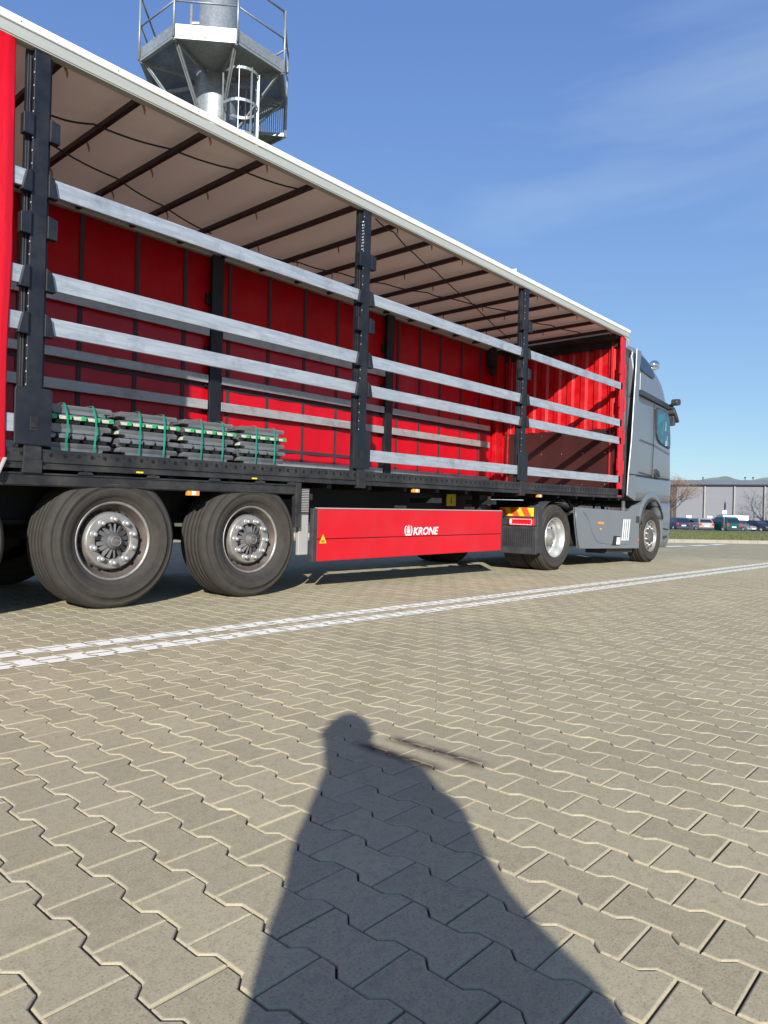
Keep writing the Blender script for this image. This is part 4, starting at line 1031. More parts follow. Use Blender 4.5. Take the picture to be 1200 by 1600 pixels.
# roof: cantrails, tarpaulin, bows, cables
for far in (0, 1):
    yy, s_ = (WD, -1) if far else (0, 1)
    mb = MB(); mb.box(XB, .04, *sorted((yy-s_*.02, yy+s_*.05)), 3.945, 4.035); mb.box(XB,.03,*sorted((yy-s_*.026,yy-s_*.018)),3.955,3.963)
    mb.box(XB, .02, *sorted((yy+s_*.05, yy+s_*.075)), 3.985, 4.02)
    tobj('cantrail', mb, M['alu_grey'], bevel=.003)
    mb = MB(); x = XB
    yo = -.035
    for nx in range(1):
        pr_ = [(-.032,4.037),(-.036,4.05),(-.036,4.08),(-.028,4.096),(.03,4.10),(.03,4.085),(-.015,4.075),(-.015,4.037)]
        mb.prism([(XB, yy+s_*a, b_) for a, b_ in pr_], (0-XB+.06,0,0))
    ce = tobj('roof_edging', mb, M['cream'], bevel=.004)
    if not far:
        mb = MB(); x = -12.2
        while x < -.3: mb.lathe([(.0001,-.0395),(.006,-.0385),(.007,-.036)], (x,0,4.062), 8); x += .70
        tobj('rivets', mb, M['galv'], ce)
        tobj('edging_fold', MB().prism([(-3.82,.02,4.098),(-3.63,.02,4.098),(-3.63,.02,4.17)], (0,.03,0)), M['cream'], ce)
        tobj('corner_flap', MB().xz([(-.16,3.944),(.06,3.944),(.062,3.80),(-.02,3.90)], -.012, -.004), M['alu_grey'], ce)
mb = MB(); nx_, ny_ = 270, 10
for i in range(nx_+1):
    x = XB+(-.02-XB)*i/nx_; sag = -.016*math.sin(PI*((x+9.79)/.6175 % 1.0))
    for j in range(ny_+1): y = .03+(WD-.06)*j/ny_; mb.v.append(Vector((x, y, 4.045+sag*math.sin(PI*j/ny_)**.4+.01*math.sin(j*1.1+x*2))))
for i in range(nx_):
    for j in range(ny_): a = i*(ny_+1)+j; mb.f.append([a, a+1, a+ny_+2, a+ny_+1]); mb.mi.append(0); mb.sm.append(True)
rt_ = tobj('roof_tarpaulin', mb, M['tarp'], normals=False)
x = -9.79-6*.6175; i = 0
while x < -.3:
    mb = MB(); mb.box(x-.016, x+.016, .05, WD-.05, 3.962, 4.008); mb.box(x-.022, x+.022, .05, WD-.05, 3.956, 3.962)
    for y in (.06, 1.0, 1.75):
        if (i*7+int(y*3)) % 5 != 0: mb.tube([(x+.018,y,3.975),(x+.045,y+.02,3.965),(x+.065,y+.03,3.935),(x+.068,y+.035,3.905)], [.011,.010,.009,.004], 6, 1)
    tobj('roof_bow', mb, [M['bow'], M['hook']]); x += .6175; i += 1
def cable(px, parent=trailer):
    pts = []
    zs2 = 3.945
    for i in range(len(px)):
        a = onz(*px[i], zs2)
        pts.append(a)
    out = []
    for i in range(len(pts)-1):
        for k in range(6):
            t = k/6; q = pts[i].lerp(pts[i+1], t); q.z -= .02*math.sin(PI*t); out.append(q)
    out.append(pts[-1])
    return obj('roof_cable', MB().tube(out, .008, 6), M['chassis'], parent)
cable([(55,170),(71,177),(146,194),(267,233),(379,267),(479,298)])
cable([(55,212),(79,225),(183,279),(254,321),(330,365)])
cable([(587,342),(616,363),(648,397),(680,423),(733,470),(797,530)])
cable([(407,397),(467,410),(533,427),(600,443),(667,457),(700,465),(800,487)])
cable([(815,498),(860,508),(900,518),(925,522)])

# ================================================================== CARGO
def ingot_bar(c, L, along, parent, end_mat, seed):
    """trapezoid cast bar with notched ends and feet; c = centre bottom"""
    rg = random.Random(seed); W_, H_ = .094, .065
    h = L/2; n1 = .058
    prof = [(-h,.026),(-h+n1,.024),(-h+n1+.012,0),(h-n1-.012,0),(h-n1,.024),(h,.026),(h,H_-.012),(h-.018,H_),(-h+.018,H_),(-h,H_-.012)]
    mb = MB(); y0, y1 = -W_/2, W_/2; n_ = len(prof)
    vs_ = [(x, y0+(.010 if z < .03 else 0), z) for x, z in prof]+[(x, y1-(.010 if z < .03 else 0), z) for x, z in prof]
    fs_ = [tuple(range(n_)), tuple(range(2*n_-1, n_-1, -1))]
    mb.add(vs_, fs_)
    for i in range(n_):
        j = (i+1) % n_; isend = i in (5, 9); mb.f.append([i, j, n_+j, n_+i]); mb.mi.append(1 if isend else 0); mb.sm.append(False)
    j1, j2 = rg.uniform(-.004,.004), rg.uniform(-.006,.006)
    def T(v):
        x, y, z = v[0]+j2, v[1]+j1, v[2]
        if along == 'Y': x, y = y, x
        return (c[0]+x, c[1]+y, c[2]+z)
    mb.apply(T).apply(TT)
    return obj('ingot', mb, [M['ingot'], end_mat], parent, None, bevel=.004)
labs = ['strapped stack of grey metal ingots leftmost of four, touching the nearest black post',
        'strapped stack of grey metal ingots second from the nearest black post',
        'strapped stack of grey metal ingots in front of a black far post, third of four',
        'strapped stack of grey metal ingots at the right end of the row']
for b in range(4):
    xb_ = (-9.315, -8.735, -8.165, -7.585)[b]; L = .515
    xc = xb_-L/2; zb = 1.176
    e = empty('ingot_bundle', TT((xc, .36, zb)), labs[b], 'metal ingots', 'strapped ingot stacks on the trailer floor')
    for lay in range(5):
        z = zb+lay*.0695
        for k in range(5):
            if lay % 2 == 0:
                ingot_bar((xc, .075+.05+k*.112, z), L, 'X', e, M['cream_paint'] if lay == 2 and k in (0,1) else M['ingot'], b*100+lay*10+k)
            else:
                o_ = ingot_bar((xc-.216+k*.108, .345, z), .56, 'Y', e, M['cream_paint'] if lay == 3 else M['ingot'], b*100+lay*10+k)
                if lay == 3:
                    x_ = xc-.216+k*.108
                    mb = MB(); mb.box(x_+.012, x_+.0485, .0600, .0635, z+.028, z+.059); mb.apply(TT); obj('green_mark', mb, M['green_paint'], o_)
    for k, x_ in enumerate((xc-.10, xc+.115)):
        sl = .02 if b == 0 else .008
        mb = MB(); t_ = zb+.350; pts = [(x_-sl,.054,t_-.005),(x_,.046,t_-.09),(x_+sl*.5,.052,zb+.17),(x_,.048,zb+.1),(x_-sl*.2,.056,zb-.0)]
        pts2 = [(x_-sl,.64,t_+.004),(x_-sl,.066,t_+.004)]+pts
        for i in range(len(pts2)-1): mb.bar(pts2[i], pts2[i+1], .015, .0025, up=(0,-1,.01) if i else (0,0,1))
        mb.apply(TT); obj('strap', mb, M['strap'], e)
    mb = MB(); x_ = xc-L/2-.008; mb.bar((x_,.30,zb), (x_-.004,.30,zb+.35), .003, .020, up=(0,1,0)); mb.apply(TT); obj('strap', mb, M['strap'], e)
    mb = MB(); mb.box(xc-L/2-.03, xc-L/2+.06, .03, .62, zb-.004, zb+.002); mb.apply(TT); obj('rubber_mat', mb, M['chassis'], e)

# ================================================================== TRACTOR
TO = (X0-.4, D+1.25, 0)
tractor = empty('truck_tractor', TO, 'silver grey long-haul truck tractor with a high roof cab coupled to the trailer', 'truck')
def K(v): return (X0+v[0], D+v[1], v[2])
def kobj(name, mb, mt, parent=tractor, bevel=0, normals=True):
    mb.apply(K); return obj(name, mb, mt, parent, None, bevel, normals)
def section(xr, xf, ins, rf=.34, rr=.05, ny=7):
    y0, y1 = .02+ins, WD-.02-ins; pts = []
    def arc(cx, cy, r, a0, a1, n):
        for i in range(n+1): a = a0+(a1-a0)*i/n; pts.append((cx+r*math.cos(a), cy+r*math.sin(a)))
    arc(xr+rr, y0+rr, rr, PI, 1.5*PI, 3)
    # side then front corner
    for i in range(1, 9): pts.append((xr+rr+(xf-rf-xr-rr)*i/9, y0))
    arc(xf-rf, y0+rf, rf, 1.5*PI, 2*PI, 8)
    bul = .07
    for i in range(1, ny): t = i/ny; pts.append((xf+bul*math.sin(PI*t), y0+rf+(y1-y0-2*rf)*t))
    arc(xf-rf, y1-rf, rf, 0, .5*PI, 8)
    for i in range(1, 9): pts.append((xf-rf-(xf-rf-xr-rr)*i/9, y1))
    arc(xr+rr, y1-rr, rr, .5*PI, PI, 3)
    return pts
def loft(levels, name, mt, capb=True, capt=True, bevel=0, parent=tractor):
    mb = MB(); n_ = None
    for lv in levels:
        z, xr, xf, ins = lv[:4]; rf = lv[4] if len(lv) > 4 else .34
        pts = section(xr, xf, ins, rf); n_ = len(pts); mb.v += [Vector((x, y, z)) for x, y in pts]
    for l in range(len(levels)-1):
        for i in range(n_): j = (i+1) % n_; mb.f.append([l*n_+i, l*n_+j, (l+1)*n_+j, (l+1)*n_+i]); mb.mi.append(0); mb.sm.append(True)
    if capb: mb.f.append(list(range(n_))[::-1]); mb.mi.append(0); mb.sm.append(False)
    if capt: k = (len(levels)-1)*n_; mb.f.append([k+i for i in range(n_)]); mb.mi.append(0); mb.sm.append(False)
    return kobj(name, mb, mt, parent, bevel)
cab = loft([(1.60,.52,2.55,.0),(1.62,.53,2.55,-.004),(2.2,.60,2.52,.0),(2.8,.63,2.48,.018),(3.02,.64,2.45,.035)], 'cab', M['silver'])
loft([(1.14,.54,2.56,.0),(1.30,.54,2.57,-.006),(1.55,.535,2.57,-.008),(1.596,.53,2.55,.004)], 'cab_lower', M['silver'])
roofc = loft([(3.021,.66,2.43,.05,.36),(3.12,.66,2.44,.075,.38),(3.3,.67,2.40,.085,.42),(3.45,.68,2.33,.10,.46),(3.58,.69,2.20,.12,.48),(3.70,.70,1.98,.145,.46),(3.79,.71,1.72,.17,.4),(3.86,.72,1.50,.16,.3),(3.94,.73,1.28,.18,.25),(3.985,.74,1.12,.23,.2)], 'high_roof', M['silver'])
# side extenders (air deflectors) behind the cab
for far in (0, 1):
    q = (lambda y: y) if not far else (lambda y: WD-y)
    mb = MB(); o_ = [(.25,1.22),(.285,1.60),(.38,2.19),(.51,3.08),(.62,3.60),(.665,3.90)]; i_ = [(.56,1.13),(.545,1.60),(.62,2.2),(.66,3.08),(.76,3.55),(.86,3.89)]
    for (a, z1), (b_, z2) in zip(o_, i_):
        tp = max(0, z1-2.6)*.05
        mb.v += [Vector((a, q(.03+tp), z1)), Vector((b_, q(.0+tp*1.3), z2)), Vector((b_, q(.04+tp*1.3), z2)), Vector((a+.01, q(.055+tp), z1))]
    n_ = len(o_)
    for i in range(n_-1):
        for k in range(4): k2 = (k+1) % 4; mb.f.append([i*4+k, i*4+k2, i*4+4+k2, i*4+4+k]); mb.mi.append(0); mb.sm.append(False)
    mb.f += [[0,1,2,3],[(n_-1)*4+k for k in (3,2,1,0)]]; mb.mi += [0,0]; mb.sm += [False, False]
    se = kobj('side_deflector', mb, M['silver'], bevel=.006)
    if not far:
        kobj('edge_trim', MB().tube([(a-.008, .028+max(0, z-2.6)*.05, z) for a, z in o_], .009, 8), M['white'], se)
        kobj('panel_gap', MB().bar((.30,.012,1.602),(.55,-.004,1.602), .012, .012), M['chassis'], se)
mb = MB(); mb.box(.18,.50,.35,WD-.35,1.15,3.4); kobj('cab_rear_wall', mb, M['chassis'])
mb = MB(); mb.box(.05,.66,.18,WD-.18,3.80,3.88); kobj('rear_spoiler', mb, M['plastic'], bevel=.01)
mb = MB(); mb.tube([(.30,.12,3.72),(.30,.11,3.3),(.26,.10,2.9),(.24,.10,2.5),(.22,.10,2.2),(.20,.13,2.0),(.10,.2,1.8),(.02,.3,1.6)], .035, 10); mb.tube([(.2,.22,3.7),(.18,.22,2.6),(.05,.3,1.5)], .02, 8)
kobj('air_lines', mb, M['hub_dark'])
mb = MB(); mb.tube([(.14,.07,3.75),(.14,.07,1.25)], .05, 10); mb.box(.08,.3,.10,.6,1.2,3.7); kobj('gap_seal', mb, M['plastic'])
# windows, lines, trims on the visible side (and mirrored)
def outline(pts, w_, y, parent, name='panel_gap', mt=None, closed=False):
    mb = MB(); P_ = pts+[pts[0]] if closed else pts
    for a, b_ in zip(P_[:-1], P_[1:]):
        t = (Vector((b_[0],b_[1]))-Vector((a[0],a[1]))).normalized()*w_*.45
        mb.bar((a[0]-t.x, y, a[1]-t.y), (b_[0]+t.x, y, b_[1]+t.y), .006, w_, up=(0,0,1) if abs(t.x) > abs(t.y) else (1,0,0))
    return kobj(name, mb, mt or M['chassis'], parent)
for far in (0, 1):
    Y = (lambda y: y) if not far else (lambda y: WD-y)
    win = [(1.445,2.90),(1.50,2.935),(1.93,2.90),(2.05,2.86),(2.10,2.80),(2.18,2.35),(2.165,2.22),(2.12,2.205),(1.67,2.265),(1.53,2.33),(1.47,2.42),(1.445,2.60)]
    mb = MB(); y0, y1 = sorted((Y(-.006), Y(.03))); mb.xz(win, y0, y1)
    fr = kobj('door_window', mb, M['dark_trim'], bevel=.002)
    cxw, czw = 1.80, 2.56; inn = [(cxw+(x-cxw)*.93, czw+(z-czw)*.93) for x, z in win]
    cur = [(1.475,2.80),(1.86,2.86),(1.80,2.66),(1.78,2.32),(1.70,2.30),(1.56,2.36),(1.48,2.45)]
    y0, y1 = sorted((Y(-.0075), Y(-.0085))); kobj('cab_curtain', MB().xz(cur, y0, y1), M['teal'], fr)
    for (a, b_, ww, hh) in ((1.88,2.62,.05,.20),(1.90,2.30,.12,.12),(1.97,2.40,.04,.10)):
        kobj('window_ornament', MB().xz([(a,b_-hh/2),(a+ww,b_-hh/2+.02),(a+ww*.9,b_+hh/2),(a+.01,b_+hh/2-.02)], y0, y1), M['white'], fr)
    y0, y1 = sorted((Y(-.0095), Y(-.0085))); kobj('glass', MB().xz(inn, y0, y1), M['clear_glass'], fr)
    yy = Y(-.003)
    outline([(1.342,3.00),(1.345,2.2),(1.30,1.62)], .012, Y(.004), cab, 'door_gap')
    outline([(.69,2.25),(1.34,2.21)], .010, yy, cab, 'locker_gap'); outline([(.69,1.66),(1.30,1.625)], .009, yy, cab, 'locker_gap')
    outline([(.56,1.602),(1.30,1.60),(2.2,1.60)], .014, yy, cab, 'belt_gap')
    outline([(1.35,2.21),(2.15,2.10)], .008, yy, cab, 'door_crease')
    mb = MB(); y0, y1 = sorted((Y(.02), Y(.09))); mb.xz([(.70,3.075),(.76,3.17),(2.05,3.085),(2.16,3.03),(2.12,2.965),(2.0,2.99)], y0, y1); kobj('side_trim', mb, M['dark_trim'], cab, bevel=.008)
    fpts = [(.86,3.86),(1.02,3.875),(1.28,3.83),(1.46,3.75),(1.60,3.58),(1.58,3.52),(1.48,3.49),(.95,3.56)]
    mb = MB(); vs_ = []; n_ = len(fpts)
    for off in (.0, .05):
        for x, z in fpts: ins = .09+(z-3.35)*.20; vs_.append((x, Y(ins-.018+off), z))
    mb.add(vs_, [tuple(range(n_)), tuple(range(2*n_-1, n_-1, -1))]+[(i, (i+1) % n_, n_+(i+1) % n_, n_+i) for i in range(n_)])
    kobj('roof_side_window', mb, M['dark_glass'], roofc, bevel=.006)
    outline([(.70,3.57),(.95,3.545)], .010, Y(.085), roofc, 'roof_gap'); outline([(.80,3.48),(.79,3.16)], .008, Y(.07), roofc, 'roof_gap', M['white'])
    hp = [(1.42,1.75),(1.50,1.765),(1.62,1.73),(1.68,1.66),(1.67,1.60),(1.60,1.585),(1.47,1.60),(1.41,1.66)]
    y0, y1 = sorted((Y(-.010), Y(.02))); h_ = kobj('door_handle', MB().xz(hp, y0, y1), M['plastic'], cab, bevel=.006)
    kobj('grip', MB().bar((1.46,Y(-.016),1.705),(1.63,Y(-.016),1.655), .012, .03), M['dark_trim'], h_)
    # wheel arch flare
    mb = MB(); no = 14
    for i in range(no+1):
        a = PI*(.97-.87*i/no); cx_, cz_ = 1.34, .66
        ro = .66; ri = .535
        xo, zo = cx_+ro*math.cos(a)*.98, cz_+ro*math.sin(a)*1.02; xi, zi = cx_+ri*math.cos(a), cz_+ri*math.sin(a)*.98
        zo = max(zo, .30); zi = max(zi, .28)
        mb.v += [Vector((xo, Y(.002), zo)), Vector((xi, Y(-.022), zi)), Vector((xi, Y(.30), zi)), Vector((xo, Y(.30), zo))]
    for i in range(no):
        for k in range(4): k2 = (k+1) % 4; mb.f.append([i*4+k, i*4+k2, i*4+4+k2, i*4+4+k]); mb.mi.append(0); mb.sm.append(k in (0, 1))
    mb.f += [[0,1,2,3],[no*4+k for k in (3,2,1,0)]]; mb.mi += [0,0]; mb.sm += [False]*2
    wa = kobj('wheel_arch', mb, M['silver'])
    mb = MB(); a = [(1.34+.535*math.cos(PI*(.97-.87*i/no)), .66+.525*math.sin(PI*(.97-.87*i/no))) for i in range(no+1)]
    mb.tube([(x, Y(-.02), max(.3, z)) for x, z in a], .013, 8); kobj('arch_rubber', mb, M['plastic'], wa)
    # mirrors
    mb = MB(); yo = -.14 if not far else WD+.14
    y0, y1 = sorted((Y(-.17), Y(-.04)))
    mc = kobj('mirror_camera', MB().xz([(2.02,3.08),(2.05,3.16),(2.20,3.18),(2.24,3.13),(2.22,3.06),(2.06,3.03)], y0, y1).box(2.1,2.16,*sorted((Y(-.06),Y(.08))),2.98,3.08), M['plastic'], tractor, bevel=.02)
    mb = MB(); mb.xz([(2.14,3.02),(2.22,2.98),(2.42,2.80),(2.42,2.74),(2.34,2.76),(2.14,2.90)], *sorted((Y(-.08), Y(.10)))); mb.xz([(2.20,2.86),(2.32,2.80),(2.30,2.68),(2.22,2.66)], *sorted((Y(-.05), Y(.08)))); kobj('ramp_mirror', mb, M['plastic'], tractor, bevel=.015)
    # bumper corner and step
# lower front body
lf_ = loft([(.27,1.90,2.48,.03,.30),(.40,1.90,2.54,.0,.32),(.62,1.89,2.58,-.008,.34),(.80,1.86,2.58,-.008,.34),(1.0,1.80,2.57,-.006,.34),(1.136,1.70,2.56,.0,.34)], 'bumper', M['silver'])
for far in (0, 1):
    Y = (lambda y: y) if not far else (lambda y: WD-y)
    kobj('bumper_gap', MB().bar((1.93,Y(-.009),.64),(2.2,Y(-.006),.62), .010, .014), M['chassis'], lf_)
    kobj('bumper_lamp', MB().xz([(1.96,.44),(2.14,.46),(2.12,.50),(1.97,.49)], *sorted((Y(-.006),Y(.02)))), M['dark_trim'], lf_)
    kobj('front_mudflap', MB().box(1.80,1.90,*sorted((Y(.05),Y(.4))),.28,.75), M['plastic'], lf_)
for z in (.92, 1.02, 1.12, 1.22, 1.32, 1.42): kobj('grille_slat', MB().box(2.58,2.67,.36,WD-.36,z,z+.055), M['dark_trim'], tractor)
mb = MB(); ws = []
for z, ins in ((2.22,.30),(2.98,.36)):
    xf = 2.53 if z < 2.5 else 2.455
    for i in range(9): t = i/8; mb.v.append(Vector((xf+.012+.07*math.sin(PI*t)*.98+.01, ins+(WD-2*ins)*t, z)))
for i in range(8): mb.f.append([i, i+1, 9+i+1, 9+i]); mb.mi.append(0); mb.sm.append(True)
kobj('windscreen', mb, M['dark_glass'], cab)
for y in (.22, WD-.55): kobj('headlight', MB().box(2.52,2.61,y,y+.33,.48,.60), M['chrome'], tractor, bevel=.02)
kobj('sun_visor', MB().box(2.43,2.65,.25,WD-.25,2.98,3.04), M['dark_glass'], tractor, bevel=.01)
kobj('front_grab_rail', MB().tube([(2.56,.22,2.0),(2.60,.22,1.95),(2.60,.22,1.40),(2.56,.22,1.34)], .02, 8).box(2.54,2.60,.19,.25,1.36,2.02), M['plastic'], tractor)
# roof lamps / horns
for i, y in enumerate((.28,.62,1.25,1.88,2.22)):
    c_ = Vector((1.95, y, 3.90)); 
    lm = kobj('roof_lamp', MB().lathe([(.03,-.10),(.07,-.06),(.095,0),(.10,.03),(.095,.035),(.0001,.045)], (1.95,y,3.85), 20, axis='X'), M['chrome'], tractor)
kobj('lamp_bar', MB().tube([(1.89,.16,3.77),(1.89,WD-.16,3.77)], .022, 8).tube([(1.89,.45,3.6),(1.89,.45,3.77)], .02, 8).tube([(1.89,2.0,3.6),(1.89,2.0,3.77)], .02, 8), M['chrome'], tractor)
# side skirt
for far in (0, 1):
    Y = (lambda y: y) if not far else (lambda y: WD-y)
    sk = [(-1.74,.965),(-1.70,.72),(-1.62,.45),(-1.58,.315),(.78,.275),(.755,.60),(.775,.79),(.84,.93),(.88,1.085),(.50,1.05),(.30,.94)]
    s_ = kobj('side_skirt', MB().xz(sk, *sorted((Y(.0), Y(.05)))), M['grey_skirt'], bevel=.008)
    # raised field with its swept outline
    ro = [(-1.50,.90),(.24,.885),(.24,.36),(-.62,.375),(-.90,.40),(-1.05,.47),(-1.16,.58),(-1.26,.74),(-1.36,.83)]
    kobj('raised_panel', MB().xz(ro, *sorted((Y(-.010), Y(.001)))), M['grey_skirt'], s_, bevel=.006)
    kobj('skirt_edge', MB().tube([(-1.745,Y(.004),.965),(-1.705,Y(.004),.72),(-1.625,Y(.004),.45),(-1.585,Y(.004),.315)], .012, 6), M['silver'], s_)
    for k in range(4):
        x = .065+k*.083
        kobj('reflective_stripe', MB().xz([(x-.085,.425),(x-.045,.425),(x+.018,.80),(x-.022,.80)], *sorted((Y(-.0125), Y(-.0105)))), M['white'], s_)
    kobj('marker_light', MB().xz([(-.96,.705),(-.76,.70),(-.76,.74),(-.96,.745)], *sorted((Y(-.02), Y(-.010)))), M['amber'], s_, bevel=.004)
    kobj('label_sticker', MB().xz([(-.88,.62),(-.82,.62),(-.82,.635),(-.88,.635)], *sorted((Y(-.012), Y(-.0105)))), M['yellow'], s_)
    kobj('fuel_opening', MB().xz([(-.40,.35),(-.10,.345),(-.08,.50),(-.35,.51)], *sorted((Y(-.012), Y(-.0102)))), M['chassis'], s_)
    kobj('fuel_cap', MB().xz([(-.24,.36),(-.10,.36),(-.09,.48),(-.22,.485)], *sorted((Y(-.022), Y(-.0122)))), M['cream'], s_, bevel=.006)
    kobj('step_box', MB().box(.60,.75,*sorted((Y(-.01),Y(.03))),.74,.86), M['plastic'], s_, bevel=.006)
    kobj('side_repeater', MB().box(.71,.745,*sorted((Y(-.008),Y(.0))),.42,.455), M['orange_reflect'], s_)
    kobj('lower_step', MB().box(-.35,.72,*sorted((Y(.10),Y(.5))),.20,.30), M['plastic'], tractor, bevel=.01)
kobj('fuel_tank', MB().box(-1.5,.3,.12,.65,.34,.88), M['chassis'], tractor, bevel=.05); kobj('fuel_tank', MB().box(-1.5,.3,WD-.65,WD-.12,.34,.88), M['chassis'], tractor, bevel=.05)
# chassis, fifth wheel, clutter
mb = MB()
for y_ in (.85, 1.60): mb.box(-3.1, 2.2, y_, y_+.08, .68, .95)
mb.box(-3.0,-2.9,.85,1.65,.70,.93); kobj('chassis_frame', mb, M['chassis'])
kobj('fifth_wheel', MB().lathe([(.0001,1.06),(.45,1.055),(.47,1.03),(.45,1.0),(.0001,1.0)], (-1.75,1.25,0), 28, axis='Z').box(-2.1,-1.3,.85,1.65,.95,1.02), M['chassis'])
rg = random.Random(12); mb = MB()
for i in range(26):
    x = rg.uniform(-1.5,.35); y = rg.uniform(.12,.8); z = rg.uniform(.92,1.08); mb.tube([(x,y,z),(x+rg.uniform(-.2,.2),y+.1,z+.08),(x+rg.uniform(-.3,.3),y+.2,z)], rg.uniform(.012,.03), 8)
for i in range(8): x = rg.uniform(-1.4,.2); mb.box(x,x+.15,.15,.4,.88,1.0)
kobj('air_tanks_and_hoses', mb, M['hub_dark'])
kobj('suzi_coupling', MB().lathe([(.001,.88),(.05,.9),(.06,.98),(.035,1.02),(.035,1.12),(.001,1.13)], (.38,.15,0), 12, axis='Z'), M['hub_dark'])
kobj('axle', MB().tube([(-2.33,.4,.5),(-2.33,WD-.4,.5)], .09, 12).tube([(1.37,.3,.5),(1.37,WD-.3,.5)], .06, 12).lathe([(.001,-.2),(.2,-.12),(.22,0),(.2,.12),(.001,.2)], (-2.33,1.25,.5), 16), M['chassis'])
# rear mudguards, mudflaps, chevrons, lamps
for far in (0, 1):
    Y = (lambda y: y) if not far else (lambda y: WD-y)
    mb = MB(); no = 16
    for i in range(no+1):
        a = PI*(1.08-.80*i/no); r0, r1 = .575, .60; cx_, cz_ = -2.33, .50
        for r_, yq in ((r1,.0),(r1,.62),(r0,.62),(r0,.0)): 
            zz = cz_+r_*math.sin(a); xx = cx_+r_*math.cos(a)
            mb.v.append(Vector((max(xx,-2.94), Y(yq), min(zz, 1.03))))
    for i in range(no):
        for k in range(4): k2 = (k+1) % 4; mb.f.append([i*4+k, i*4+k2, i*4+4+k2, i*4+4+k]); mb.mi.append(0); mb.sm.append(True)
    mb.f += [[0,1,2,3],[no*4+k for k in (3,2,1,0)]]; mb.mi += [0,0]; mb.sm += [False]*2
    kobj('mudguard', mb, M['plastic'])
    fl = kobj('mudflap', MB().box(-2.99,-2.95,*sorted((Y(-.03),Y(.60))),.255,.66).box(-2.94,-2.80,*sorted((Y(-.02),Y(.0))),.27,.93), M['plastic'], bevel=.01)
    kobj('flap_ribs', (lambda b: [b.box(-2.997,-2.991,*sorted((Y(.03+.035*i),Y(.04+.035*i))),.36,.62) for i in range(15)] and b)(MB()), M['frame_steel'], fl)
    bp = kobj('lamp_carrier', MB().box(-2.98,-2.90,*sorted((Y(-.01),Y(.60))),.665,.93), M['plastic'], bevel=.01)
    # chevron plate
    x_ = -2.985; ch = kobj('chevron_plate', MB().box(x_-.004, x_, *sorted((Y(.02),Y(.585))), .800, .925), M['yellow'], bp)
    for k in range(3):
        a = .06+k*.19
        def pp(u, z): return (x_-.0045, Y(max(.022, min(.583, u))), z)
        mb = MB(); mb.prism([pp(a, .802), pp(a+.105, .802), pp(a+.175, .923), pp(a+.07, .923)], (-.0012,0,0)); kobj('chevron_stripe', mb, M['orange_reflect'], ch)
    tl = kobj('tail_lamp', MB().box(-3.015,-2.982,*sorted((Y(.0),Y(.42))),.665,.775), M['red_lens'], bp, bevel=.015)
    mb = MB(); 
    for i in range(15): y = .04+i*.024; mb.box(-3.018,-3.0155,*sorted((Y(y),Y(y+.014))),.755,.764); mb.box(-3.018,-3.0155,*sorted((Y(y),Y(y+.014))),.678,.687)
    mb.box(-3.018,-3.0155,*sorted((Y(.36),Y(.395))),.695,.75); mb.box(-3.018,-3.0155,*sorted((Y(.03),Y(.04))),.69,.75)
    kobj('lamp_trim', mb, M['white'], tl)
# wheels
dw = wheel_proto('drive', tractor, (X0-2.33, D+.02, .495)); 
place_wheel(dw, (X0-2.33, D+.37, .495), tractor); place_wheel(dw, (X0-2.33, D+WD-.02, .495), tractor, True); place_wheel(dw, (X0-2.33, D+WD-.37, .495), tractor, True)
fw_ = wheel_proto('steer', tractor, (X0+1.37, D+.02, .495)); place_wheel(fw_, (X0+1.37, D+WD-.02, .495), tractor, True)

# ================================================================== PHOTOGRAPHER (seen as a shadow)
LH = Vector((LD.x, LD.y, 0)).normalized(); LC = Vector((LH.y, -LH.x, 0))
def SP(s_, c_, z): return LH*s_+LC*c_+Vector((0,0,z))
def skinmesh(name, verts, edges, radii, mt, parent, root=0, lv=2):
    me = bpy.data.meshes.new(name); po = ORG[parent.name] if parent else ORG0
    me.from_pydata([tuple(v-po) for v in verts], edges, []); me.update()
    o = bpy.data.objects.new(name, me); C.objects.link(o); me.materials.append(mt)
    if parent: o.parent = parent
    else: o.location = po
    ORG[o.name] = po
    sk = o.modifiers.new('skin', 'SKIN'); sk.use_smooth_shade = True
    for i, r_ in enumerate(radii):
        d = me.skin_vertices[0].data[i]; d.radius = (r_, r_) if not isinstance(r_, tuple) else r_; d.use_root = (i == root)
    ss = o.modifiers.new('sub', 'SUBSURF'); ss.levels = lv; ss.render_levels = lv
    return o
ORG0 = SP(-.42, .10, 0)
hs = SP(0,0,0)
# one closed body: a hooded coat crouched low, knees forward, sleeves reaching to the phone at the lens
rows = [(.02,-.14,.36,.10),(.10,-.18,.40,.15),(.40,-.20,.44,.20),(.60,-.20,.44,.18),(.66,-.20,.414,.17),(.70,-.20,.391,.165),(.747,-.20,.344,.16),(.819,-.19,.293,.155),
        (.905,-.198,.262,.15),(.994,-.18,.245,.14),(1.05,-.171,.190,.13),(1.12,-.162,.155,.12),(1.152,-.167,.100,.11),(1.18,-.176,.022,.10),(1.233,-.188,-.022,.10),(1.28,-.190,-.028,.10),(1.325,-.178,-.042,.085),(1.352,-.155,-.065,.06),(1.366,-.12,-.10,.02)]
mb = MB(); n_ = 40
for z, a, b_, dp in rows:
    for k in range(n_):
        t = 2*PI*k/n_; mb.v.append(SP(-.42+dp*math.cos(t), (a+b_)/2+(b_-a)/2*math.sin(t), z))
for l in range(len(rows)-1):
    for k in range(n_): k2 = (k+1) % n_; mb.f.append([l*n_+k, l*n_+k2, (l+1)*n_+k2, (l+1)*n_+k]); mb.mi.append(0); mb.sm.append(True)
mb.f += [list(range(n_))[::-1], [(len(rows)-1)*n_+k for k in range(n_)]]; mb.mi += [0,0]; mb.sm += [True, True]
wrist = {-1: SP(-.09,-.055,.775), 1: SP(-.09,.075,.775)}
